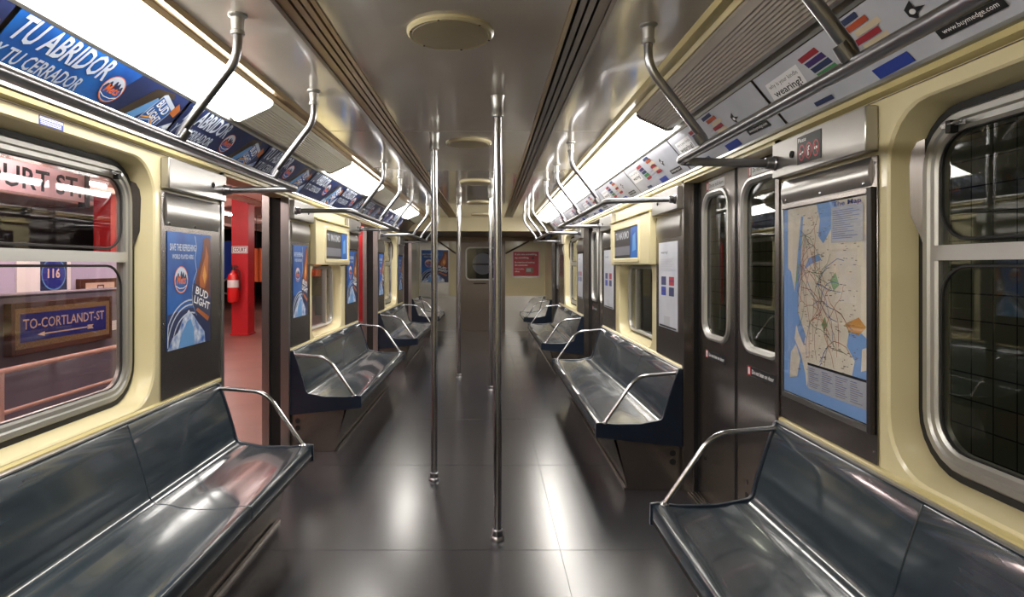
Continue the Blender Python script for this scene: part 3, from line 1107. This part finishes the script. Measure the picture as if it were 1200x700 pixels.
# ------------------------------------------------------------------ centre poles
POLES = [(.041, 2.925, 'tallest and nearest floor-to-ceiling steel pole, right of the aisle centre'), (-.332, 3.73, 'second nearest steel pole, left of the aisle centre'),
         (-.348, 7.15, 'farthest thin steel pole, left of the aisle centre before the end door'), (.018, 6.41, 'far steel pole standing just left of and behind the nearest pole')]
for x, yy, lab in POLES:
    r = empty('grab_pole', (x, yy, 0), lab, 'pole', 'floor to ceiling poles in the aisle')
    q = MB()
    q.tube([(x, yy, .012), (x, yy, 2.04)], .0195, M_chrome, 24)
    q.build('tube', r)
    q = MB()
    q.lathe((x, yy, 0), [(.034, 0), (.034, .006), (.030, .014), (.026, .018), (.026, .045), (.0205, .05)], M_tube, 24)
    q.build('base_flange', r)
    q = MB()
    q.lathe((x, yy, CEIL), [(.034, 0), (.030, -.01), (.027, -.05), (.027, -.075), (.029, -.08), (.029, -.1), (.0205, -.102)], M_alu, 24)
    q.build('top_socket', r)

# ------------------------------------------------------------------ overhead rails with stanchions
RAILZ = 1.70
HR, HT = .862, .672
RAILS = [(-1, -1.1, 3.19, (1.14, 1.98, 2.84), None, 3.16, 'long overhead rail on the left, nearest the camera, ending at the open doorway'),
         (-1, 4.43, 6.80, (4.75, 5.6, 6.42), 4.33, 6.49, 'overhead rail above the middle left bench'),
         (-1, 7.85, 10.0, (8.1, 8.95, 9.75), 7.74, 9.91, 'overhead rail above the third bench on the left'),
         (1, -1.1, 2.35, (.38, 1.22, 2.06), None, 2.33, 'overhead rail on the right, nearest the camera, ending at the closed doors'),
         (1, 3.80, 6.36, (4.02, 4.87, 5.75), 3.58, 5.99, 'overhead rail above the middle right bench'),
         (1, 7.45, 9.85, (7.6, 8.4, 9.3), 7.28, 9.71, 'overhead rail above the third bench on the right')]
for s, ya, yb, st, wa, wb, lab in RAILS:
    xr = CX + s * HR
    r = empty('overhead_rail', (xr, (max(ya, 0) + yb) / 2, RAILZ), lab, 'handrail', 'overhead rails with ceiling stanchions')
    path = []
    zend = 1.69
    if wa:
        path += [(X(s, .06), wa, zend)]
    path += [(xr, ya, RAILZ), (xr, yb, RAILZ)]
    if wb:
        path += [(X(s, .06), wb, zend)]
    pth = fillet(path, .045, 6)
    q = MB()
    q.tube(pth, .0165, M_tube, 16)
    q.build('rail_tube', r)
    for w_ in (wa, wb):
        if w_:
            q = MB()
            q.lathe((X(s, .0), w_, zend), [(.028, -s * .0415), (.028, -s * .046), (.022, -s * .05), (.022, -s * .075), (.017, -s * .077)], M_tube, 16, 'x')
            q.build('wall_socket', r)
    for yy in st:
        xt = CX + s * HT
        q = MB()
        q.tube(fillet([(xt, yy, CEIL - .03), (xt, yy, CEIL - .14), (xr - s * .006, yy, RAILZ + .03), (xr, yy, RAILZ + .008)], .10, 8), .0145, M_tube, 14)
        sp = q.build('stanchion', r)
        q = MB()
        q.lathe((xt, yy, CEIL), [(.030, 0), (.030, -.006), (.021, -.012), (.019, -.05), (.022, -.053), (.022, -.065), (.0145, -.066)], M_alu, 18)
        q.build('collar', sp)
        q = MB()
        d_ = Vector((xr - xt, 0, RAILZ - (CEIL - .14))).normalized()
        e = Vector((xr, yy, RAILZ))
        q.tube([e - d_ * .05, e - d_ * .014], [.0152, .0165], M_tube, 14)
        q.build('clamp', sp)

# ------------------------------------------------------------------ benches
# seat cross section: (t from wall, z), top surface from the back rim to the front lip
SEC = [(.012, .695), (.020, .702), (.030, .698), (.050, .64), (.082, .54), (.104, .465), (.112, .428), (.122, .410), (.145, .398), (.175, .396), (.20, .392), (.23, .383),
       (.30, .377), (.38, .379), (.44, .386), (.475, .391), (.494, .390), (.502, .380), (.503, .335)]
SEC_IN = [(.493, .335), (.492, .370), (.44, .373), (.38, .366), (.30, .364), (.20, .376), (.14, .384), (.108, .400), (.098, .43), (.070, .53), (.030, .66), (.012, .68)]


def seat_shell(s, a, b, parent, m):
    q = MB()
    q.prism_y([(X(s, t), z) for t, z in SEC + SEC_IN], a + .0015, b - .0015, m)
    return q.build('seat_shell', parent, smooth=50, bevel=.0025)


def armrest(s, y, parent):
    q = MB()
    q.tube(fillet([(X(s, .018), y, .682), (X(s, .27), y, .660), (X(s, .455), y, .392)], .07, 7), .0105, M_chrome, 12)
    o = q.build('armrest', parent)
    q = MB()
    q.lathe((X(s, .455), y, .386), [(.018, 0), (.018, .006), (.0115, .014)], M_chrome, 12)
    q.build('foot', o)


def bench(s, a, b, lab, ends=(1, 1), n=3):
    r = empty('bench', (X(s, .27), (max(a, 0) + b) / 2, 0), lab, 'bench', 'slate grey benches along the car walls')
    L = (b - a - .03) / n
    for k in range(n):
        seat_shell(s, a + .015 + k * L, a + .015 + (k + 1) * L, r, M_slate)
    for on, y0_, y1_ in ((ends[0], a, a + .016), (ends[1], b - .016, b)):
        if on:
            q = MB()
            prof = [(.001, .708), (.026, .708), (.036, .698), (.056, .64), (.088, .54), (.110, .465), (.120, .428), (.132, .412), (.18, .402), (.25, .388), (.40, .386), (.48, .396), (.508, .392), (.51, .31), (.40, .298), (.001, .255)]
            q.prism_y([(X(s, t), z) for t, z in prof], y0_, y1_, M_navy)
            q.build('end_panel', r, bevel=.003)
            armrest(s, y0_ + .008 + (.006 if y0_ == a else -.006), r)
    q = MB()   # slanting steel plinth
    q.prism_y([(X(s, .40), .334), (X(s, .345), .10), (X(s, .325), .012), (X(s, .315), .0), (X(s, .001), 0), (X(s, .001), .254), (X(s, .40), .297)], a + .018, b - .018, M_plinth)
    p = q.build('plinth', r, bevel=.002)
    q = MB()
    q.prism_y([(X(s, .502), .335), (X(s, .502), .318), (X(s, .47), .314), (X(s, .405), .314), (X(s, .405), .335)], a + .016, b - .016, M_rubber)
    q.build('front_rail', r)
    q = MB()
    q.prism_y([(X(s, .328), .0), (X(s, .343), .0), (X(s, .341), .014), (X(s, .331), .02)], a + .012, b - .012, M_plinth)
    q.build('kick_strip', p)
    q = MB()   # steel cap over the top rim
    q.prism_y([(X(s, .001), .703), (X(s, .026), .703), (X(s, .026), .709), (X(s, .001), .711)], a + .016, b - .016, M_alu)
    q.build('rim_cap', r)
    q = MB()
    for zz in (.215, .165):  # black discs stand in for the shade inside end-face holes
        q.lathe((X(s, .06), a + .018, zz), [(.018, 0), (.018, -.004), (.012, -.0045)], M_black, 14, 'y')
    q.build('hole_shade_disc', p)
    return r


bench(-1, -.05, 3.13, 'slate grey bench along the near left wall, filling the lower left corner', (0, 1), 4)
bench(-1, 4.29, 6.52, 'middle left bench past the open doorway with a steel armrest at each end', n=3)
bench(-1, 7.72, 9.93, 'third slate bench on the left, past the second doorway')
bench(-1, 11.07, 12.28, 'short far left bench against the end wall of the car', n=1)
bench(1, -.05, 2.36, 'slate grey bench along the near right wall below the map, in the lower right corner', (0, 1), 3)
bench(1, 3.545, 6.01, 'middle right bench with navy end panel facing the camera')
bench(1, 7.25, 9.72, 'third slate bench on the right, past the second closed doors')
bench(1, 10.92, 12.28, 'short far right bench against the end wall of the car', n=1)

# ------------------------------------------------------------------ roller sign cabinets over the middle windows
for s, b0, b1, p0, p1, lab in ((-1, 4.80, 5.95, 5.08, 5.84, 'cream cabinet with dark picture screen over the middle left window'), (1, 4.12, 5.43, 4.42, 5.24, 'cream cabinet with dark picture screen over the middle right window')):
    r = empty('sign_cabinet', (X(s, .02), (b0 + b1) / 2, 1.31), lab, 'sign')
    q = MB()
    q.box(X(s, .001), X(s, .05), b0, b1, 1.31, 1.665, M_cream)
    q.build('cabinet', r, bevel=.006)
    q = MB()
    q.prism_y([(X(s, .001), 1.667), (X(s, .058), 1.667), (X(s, .062), 1.678), (X(s, .001), 1.70)], b0, b1, M_creamedge)
    q.build('top_ledge', r, bevel=.002)
    q = MB()
    yy0, yy1 = p0 - .03, p1 + .03
    L = lambda x, dw, rr_: [(x, p, z) for p, z in rrect((p0 + p1) / 2, 1.48, p1 - p0 + dw, .235 + dw, rr_)]
    q.loft([L(X(s, .05), .07, .02), L(X(s, .058), .06, .02), L(X(s, .058), .01, .01), L(X(s, .05), .0, .01)], M_cream)
    q.build('bezel', r)
    u = wall_art(s, p0 if s < 0 else p1, 1.3625, p1 - p0, .235, .0502, M_ink, .002)
    u.rect(.0, .10, .68, .40, mat('screen_grey', (104, 104, 112), .4)); u.rect(0, .40, .68, .56, M_dark)
    u.text('TU MAXIMO', .05, .64, .64, .90, M_grey, .02)
    u.poly([(.70, 0), (1, 0), (1, 1), (.72, 1)], M_blue); u.poly([(.78, .2), (.92, .25), (.90, .8), (.80, .7)], M_bluel)
    u.build('screen', r)

# ------------------------------------------------------------------ end wall
ew = MB()
Yd = Y1
ew.box(-DL, -.655, Yd, Yd + .06, .70, 1.91, M_cream)
ew.box(.325, DR, Yd, Yd + .06, .70, 1.91, M_cream)
ew.box(-.655, .325, Yd, Yd + .06, 1.80, 1.91, M_bronze)
ew.box(-DL, -.655, Yd - .012, Yd + .06, 0, .70, M_steel)
ew.box(.325, DR, Yd - .012, Yd + .06, 0, .70, mat('reflection_lit_steel', (214, 212, 208), .3, .8, bump=.3, bscale=6))  # right wainscot steel lightened to carry the light it reflects
ew.box(-DL, DR, Yd - .015, Yd, 1.80, 1.88, M_bronze)
struct(ew.build('wall_far'))
q = MB()
q.box(-1.385, -.80, Yd - .010, Yd - .0005, .705, 1.795, M_steel)
sp_ = q.build('steel_panel', bevel=.002)
tag(sp_, 'brushed steel panel on the end wall behind the far blue poster', 'panel', 'steel wall panels beside the doorways')
ed = struct(empty('door_%d' % dn, (-.165, Yd, 0)))
q = MB()
outer = rrect(-.165, .90, .97, 1.79, .0001)
inn = rrect(-.165, 1.35, .56, .62, .07)
q.loft([[(p, Yd, z) for p, z in outer], [(p, Yd, z) for p, z in inn], [(p, Yd + .04, z) for p, z in inn], [(p, Yd + .04, z) for p, z in outer], [(p, Yd, z) for p, z in outer]], mat('end_door_steel', (104, 96, 90), .32, .9))
q.build('leaf', ed)
q = MB()
L = lambda y_, dw, rr_: [(p, y_, z) for p, z in rrect(-.165, 1.35, .56 + dw, .62 + dw, rr_)]
q.loft([L(Yd, .05, .09), L(Yd - .012, .04, .085), L(Yd - .012, .0, .07), L(Yd + .01, -.01, .06), L(Yd + .01, .05, .09)], M_alu)
q.build('window_frame', ed)
q = MB()
q.box(-.45, .12, Yd + .012, Yd + .018, 1.03, 1.67, M_glass)
q.build('pane', ed)
q = MB()
q.tube(fillet([(-.30, Yd, .955), (-.30, Yd - .03, .955), (-.06, Yd - .03, .955), (-.06, Yd, .955)], .02), .009, M_rubber, 10)
q.build('handle', ed)
q = MB()  # solid disc stands in for a reflection in the door glass
q.lathe((-.12, Yd + .045, 1.345), [(.215, 0), (.215, -.01), (.19, -.014), (.02, -.014)], mat('reflection_grey', (120, 124, 132), .4), 40, 'y')
q.box(-.335, .095, Yd + .026, Yd + .030, 1.32, 1.355, M_ink)
tag(q.build('round_reflection'), 'round grey disc with dark bar, modelled reflection in the end door window', 'sign')
q = MB()
q.box(-DL, DR, Yd + .3, Yd + .34, 0, 2.2, M_black)
struct(q.build('wall_vestibule'))
# diagonal brown bars on the end wall
for k, (xa, xb) in enumerate(((-1.02, -.66), (.80, .33))):
    q = MB()
    q.prism_x([(Yd - .03, 0), (Yd - .014, 0), (Yd - .014, .03), (Yd - .03, .03)], 0, 1, M_bronze)
    q.v = []
    q.f = []; q.m = []
    d_ = Vector((xb - xa, 0, -.22))
    q.tube([(xa, Yd - .02, 1.80), (xb, Yd - .02, 1.80 - .25)], .016, M_bronze, 8)
    struct(q.build('trim_%d' % (25 + k)))

a = Art((-1.352, Yd - .0105, .975), (1, 0, 0), (0, 0, 1), .54, .645, M_blue, .002)
ad_blue_poster(a, .54 / .645)
tag(a.build('beer_poster'), 'blue beer and baseball poster on the end wall left of the end door', 'poster', 'blue beer posters on the wall panels')
rp = empty('red_poster_case', (.74, Yd, 1.10), 'red poster with white lines of text on the end wall right of the door', 'poster')
a = Art((.487, Yd - .0045, 1.10), (1, 0, 0), (0, 0, 1), .505, .485, M_crimson, .002)
a.text('If you see something,', .06, .84, .94, .94, M_whit2, .02)
a.text('say something.', .06, .70, .62, .80, M_whit2, .02)
a.text('Be suspicious of anything', .06, .52, .84, .60, M_whit2, .02)
a.text('left unattended.', .06, .42, .58, .49, M_whit2, .02)
a.rect(.48, .14, .80, .36, M_bronze); a.rect(.52, .18, .70, .32, M_grey)
a.text('Tell a police', .06, .26, .42, .32, M_whit2, .02); a.text('officer.', .06, .16, .26, .22, M_whit2, .02)
a.poly([(.72, .68), (.84, .72), (.80, .80), (.74, .78)], M_ink)
a.build('poster_sheet', rp)
q = MB()
for x0_, x1_, z0_, z1_ in ((.465, .487, 1.075, 1.60), (.992, 1.012, 1.075, 1.60), (.487, .992, 1.585, 1.60), (.487, .992, 1.07, 1.10)):
    q.box(x0_, x1_, Yd - .012, Yd - .0005, z0_, z1_, M_alu if z1_ < 1.2 else M_pink)
q.build('poster_frame', rp)

# ------------------------------------------------------------------ the station on the left
PX = -DL - .185
q = MB()
q.box(PX, -12, -4, 27, -.3, 0, platform_material())
struct(q.build('platform_floor'))
q = MB()
q.box(-DL - .14, -12, -4, 27, 2.95, 3.0, M_pinkb)
q.box(-12, -11.9, -4, 27, 0, 2.95, M_dark)
q.box(-12, -DL - .14, 26.9, 27, 0, 2.95, M_dark)
struct(q.build('station_ceiling'))
beam_i = 0
for yy in (2.5, 5.2, 7.9, 10.6, 13.3, 16.0, 18.7, 21.4):
    q = MB()
    q.prism_y([(-11.9, 2.95), (-11.9, 2.62), (-11.9, 2.62), (-1.9, 2.62), (-1.9, 2.95)], yy, yy + .16, M_pinkb)
    q.box(-11.9, -1.9, yy - .05, yy + .21, 2.60, 2.625, M_pinkb)
    struct(q.build('trim_%d' % (30 + beam_i)))
    beam_i += 1
q = MB()
for xx in (-3.1, -4.4, -6.0, -7.6):
    q.tube([(xx, -3, 2.50), (xx, 26, 2.50)], .05, M_pinkb, 8)
q.box(-3.9, -3.5, -3, 26, 2.42, 2.56, M_pinkb)
struct(q.build('trim_38'))

M_tubelit = mat('platform_fill_tube', (255, 240, 235), .4, emit=((255, 232, 224), STATION_POWER))
for k, (xx, yy) in enumerate([(-2.9, 1.0), (-2.9, 3.6), (-2.9, 6.4), (-2.9, 9.2), (-5.0, 5.0), (-5.0, 7.4), (-5.2, 9.6), (-5.2, 12.0), (-3.4, 14.6), (-5.6, 17.4)]):  # tubes added to brighten the platform and its displays
    r = empty('platform_fill_light', (xx, yy, 2.4), 'added tube light that brightens the station platform', 'light', 'added tube lights over the platform')
    q = MB(); q.box(xx - .02, xx + .02, yy - .65, yy + .65, 2.362, 2.40, M_white); q.build('housing', r)
    q = MB(); q.tube([(xx, yy - .6, 2.335), (xx, yy + .6, 2.335)], .022, M_tubelit, 10); q.build('tube', r)


def column(x, y, lab):
    r = empty('support_column', (x, y, 0), lab, 'column', 'red station columns')
    q = MB()
    w_, t_ = .155, .03
    q.box(x - w_, x + w_, y - .16, y - .13, .02, 2.62, M_red)
    q.box(x - w_, x + w_, y + .13, y + .16, .02, 2.62, M_red)
    q.box(x - .015, x + .015, y - .13, y + .13, .02, 2.62, M_red)
    q.box(x + w_ - .03, x + w_, y - .13, y + .13, .02, 2.62, M_red)
    q.build('shaft', r, bevel=.004)
    q = MB()
    q.box(x - .175, x + .175, y - .18, y + .18, 0, .03, M_red)
    q.build('base_plate', r, bevel=.004)
    q = MB()
    q.box(x - .175, x + .175, y - .18, y + .18, 2.585, 2.62, M_red)
    q.build('cap_plate', r, bevel=.004)
    return r


column(-4.68, 11.7, 'red steel column with the fire extinguisher, seen through the open near doorway')
column(-6.92, 11.15, 'red steel column seen through the far edge of the near left window')
column(-3.02, 14.8, 'red steel column seen through the second left doorway')
a = Art((-4.83, 11.7 - .1605, 1.54), (1, 0, 0), (0, 0, 1), .30, .135, M_whit2, .004)
a.rect(.04, .08, .96, .92, M_ink); a.rect(.07, .14, .93, .86, M_whit2)
a.text('COURT', .12, .24, .88, .76, M_ink, .02)
tag(a.build('station_plate'), 'small white plate reading COURT on the red column', 'sign')
ex = empty('fire_extinguisher', (-4.76, 11.7 - .30, .62), 'red fire extinguisher hung on the red column', 'fire extinguisher')
q = MB()
q.lathe((-4.76, 11.43, .62), [(.06, 0), (.095, .02), (.10, .05), (.10, .46), (.085, .52), (.04, .56), (.03, .60)], M_redgl, 24)
q.build('cylinder', ex)
q = MB()
q.lathe((-4.76, 11.43, .62), [(.1015, .28), (.1015, .42)], M_whit2, 24)
q.build('paper_label', ex)
q = MB()
q.lathe((-4.76, 11.43, 1.22), [(.028, 0), (.028, .05), (.015, .06)], M_dark, 12)
q.box(-4.80, -4.66, 11.42, 11.44, 1.275, 1.295, M_dark)
q.box(-4.80, -4.68, 11.42, 11.44, 1.305, 1.318, M_dark)
q.build('valve_handle', ex)
q = MB()
q.tube(fillet([(-4.73, 11.43, 1.25), (-4.64, 11.43, 1.22), (-4.635, 11.43, .85)], .06), .012, M_dark, 8)
q.build('hose', ex)
q = MB()
q.box(-4.80, -4.72, 11.53, 11.54, .9, 1.1, M_dark)
q.build('bracket', ex)

# hanging station name board
r = empty('station_name_board', (-3.2, 3.8, 1.77), 'long hanging pale pink board reading COURT ST. outside the near left window', 'sign')
a = Art((-3.2, 3.6, 1.80), (0, 1, 0), (0, 0, 1), 1.23, .21, M_pink, .02)
a.text('COURT ST.', .06, .14, .97, .86, M_ink, .02)
a.build('board', r)
q = MB()
q.box(-3.23, -3.17, 4.83, 4.88, 1.76, 2.5, M_dark); q.box(-3.23, -3.17, 3.55, 3.6, 1.76, 2.5, M_dark)
q.build('hanger', r)

# display wall with mosaic signs
q = MB()
q.box(-4.0, -4.25, 3.4, 6.9, 0, 1.045, M_dgrey)
q.box(-3.985, -4.265, 3.39, 6.91, 1.045, 1.06, M_dgrey)
tag(q.build('display_plinth', bevel=.01), 'grey display wall on the platform that carries the mosaic sign', 'display stand')
q = MB()
q.box(-6.0, -6.1, 5.5, 9.9, 0, 1.46, M_lav)
tag(q.build('display_screen'), 'pale lavender partition behind the grey display wall', 'partition')
r = empty('mosaic_sign', (-3.97, 5.8, .58), 'wood framed blue mosaic sign with an arrow, outside the near left window', 'sign')
a = Art((-3.945, 5.10, .60), (0, 1, 0), (0, 0, 1), 1.27, .345, M_mosg, .01)
a.rect(.045, .15, .955, .85, M_mosb)
a.text('TO-CORTLANDT-ST', .07, .46, .93, .72, M_mosc, .01)
a.line([(.26, .30), (.74, .30)], .012, M_mosc); a.poly([(.20, .30), (.27, .36), (.27, .24)], M_mosc)
a.poly([(.72, .24), (.80, .24), (.78, .30), (.80, .36), (.72, .36), (.74, .30)], M_mosc)
a.build('mosaic_face', r)
q = MB()
ya, yb = 5.06, 6.41
q.box(-3.998, -3.93, ya, ya + .04, .55, .99, M_wood); q.box(-3.998, -3.93, yb - .04, yb, .55, .99, M_wood)
q.box(-3.998, -3.93, ya + .04, yb - .04, .55, .60, M_wood); q.box(-3.998, -3.93, ya + .04, yb - .04, .945, .99, M_wood)
q.build('wood_frame', r, bevel=.004)
a = Art((-5.995, 7.78, .90), (0, 1, 0), (0, 0, 1), 1.0, .56, M_whit2, .02)
a.rect(.40, .12, .92, .98, M_blued); a.ell(.66, .52, .24, .40, M_bluel); a.ell(.66, .52, .22, .365, M_mosb)
a.text('116', .54, .42, .78, .66, M_mosc, .03)
tag(a.build('number_plaque'), 'white card with round blue plaque numbered 116 on the lavender partition', 'sign')
r = empty('framed_mosaic', (-5.9, 9.2, .8), 'brown framed cream mosaic panel at the end of the lavender partition', 'artwork')
q = MB()
q.box(-5.998, -5.93, 8.92, 9.83, .65, 1.11, M_wood)
q.build('frame', r, bevel=.006)
a = Art((-5.929, 9.03, .71), (0, 1, 0), (0, 0, 1), .69, .34, M_mosc, .004)
a.rect(.38, .45, .62, .9, M_pr_nav); a.rect(.42, .52, .58, .84, M_mosc)
a.ell(.2, .3, .12, .2, M_mosg); a.ell(.8, .3, .12, .2, M_mosg)
a.build('mosaic_face', r)
for y_, z_, lab in ((6.50, .60, 'small white caption card at the right end of the blue mosaic sign'), (6.62, .84, 'upper white caption card beside the blue mosaic sign')):
    a = Art((-3.998, y_ - .02, z_ + .02), (0, 1, 0), (0, 0, 1), .16, .10, M_whit2, .003)
    for k in range(4):
        a.line([(.1, .8 - k * .2), (.85, .8 - k * .2)], .002, M_grey)
    tag(a.build('caption_card'), lab, 'sign', 'caption cards')
r = empty('platform_railing', (-3.3, 4.6, 0), 'pinkish metal railing in front of the grey display wall', 'railing')
q = MB(); q.tube([(-3.3, 3.2, .585), (-3.3, 5.6, .585)], .02, M_pinkb, 10); q.build('top_rail', r)
q = MB(); q.tube([(-3.3, 3.2, .30), (-3.3, 5.6, .30)], .015, M_pinkb, 10); q.build('lower_rail', r)
for yy in (3.22, 4.15, 5.58):
    q = MB(); q.tube([(-3.3, yy, 0), (-3.3, yy, .58)], .022, M_pinkb, 10); q.build('post', r)

# things standing farther down the platform
for x, y, w_, z0_, z1_, m, lab in ((-6.5, 15.0, .8, 1.0, 1.9, M_bblue, 'blue hanging banner left of the red column in the open doorway'),
                                  (-5.9, 15.6, .30, .9, 1.75, M_orange, 'narrow orange banner right of the red column in the open doorway'),
                                  (-5.55, 15.8, .25, .9, 1.75, M_bblue, 'narrow blue banner beside the orange banner down the platform'),
                                  (-5.1, 18.0, .35, 1.0, 1.6, M_orange, 'orange banner seen through the middle left window')):
    r = empty('banner', (x, y, z0_), lab, 'banner', 'coloured banners down the platform')
    q = MB()
    n = 8
    pf = [(x - w_ / 2 + w_ * k / n, y + .02 * math.sin(k * 1.7)) for k in range(n + 1)]
    lo_ = [(p, q_, z0_) for p, q_ in pf] + [(p, q_ + .01, z0_) for p, q_ in pf[::-1]]
    hi_ = [(p, q_, z1_) for p, q_, _ in lo_]
    q.loft([lo_, hi_], m, True, True)
    q.build('cloth', r)
    q = MB(); q.tube([(x - w_ / 2 - .04, y, z1_ + .01), (x + w_ / 2 + .04, y, z1_ + .01)], .012, M_dark, 8)
    q.tube([(x, y, z1_), (x, y, 2.6)], .006, M_dark, 6); q.build('hanging_rod', r)
for k, (x, y, lab) in enumerate(((-6.1, 13.2, 'dark old turnstile left of the red column base'), (-4.55, 13.6, 'dark old turnstile just right of the red column'),
                                 (-7.0, 13.5, 'dark old turnstile farthest left in the open doorway'), (-4.4, 16.5, 'dark old turnstile seen through the middle left window'))):
    r = empty('turnstile', (x, y, 0), lab, 'turnstile', 'old turnstiles on the platform')
    q = MB()
    q.box(x - .14, x + .14, y - .45, y + .45, .02, .85, M_dark)
    q.prism_y([(x - .14, .85), (x + .14, .85), (x + .08, .98), (x - .08, .98)], y - .4, y + .4, M_dark)
    q.build('cabinet', r, bevel=.01)
    for an in (0, 2.1, 4.2):
        q = MB()
        q.tube([(x + .14, y, .80), (x + .45 + .05 * math.cos(an), y + .3 * math.sin(an), .80 + .25 * math.cos(an))], .018, M_steel, 10)
        q.build('arm', r)

# ------------------------------------------------------------------ tunnel wall on the right
q = MB()
q.box(1.95, 2.1, -4, 14, -.8, 3.0, tile_material())
struct(q.build('tunnel_wall'))
q = MB()
q.box(DR + .2, 1.95, -4, 14, -.85, -.8, M_dark)
struct(q.build('tunnel_floor'))
for yy in (.4, 3.2, 6.0, 9.0):  # lamps added above view so the tiles show through the windows
    r = empty('tunnel_fill_light', (1.9, yy, 2.6), 'added unseen tube light brightening the tunnel tiles outside the right windows', 'light', 'added tunnel fill lights')
    q = MB(); q.box(1.88, 1.95, yy - .32, yy + .32, 2.52, 2.62, M_dark); q.build('housing', r)
    q = MB(); q.tube([(1.85, yy - .3, 2.55), (1.85, yy + .3, 2.55)], .02, mat('tunnel_fill_tube', (255, 250, 235), .4, emit=((255, 250, 230), 26.0)), 10); q.build('tube', r)
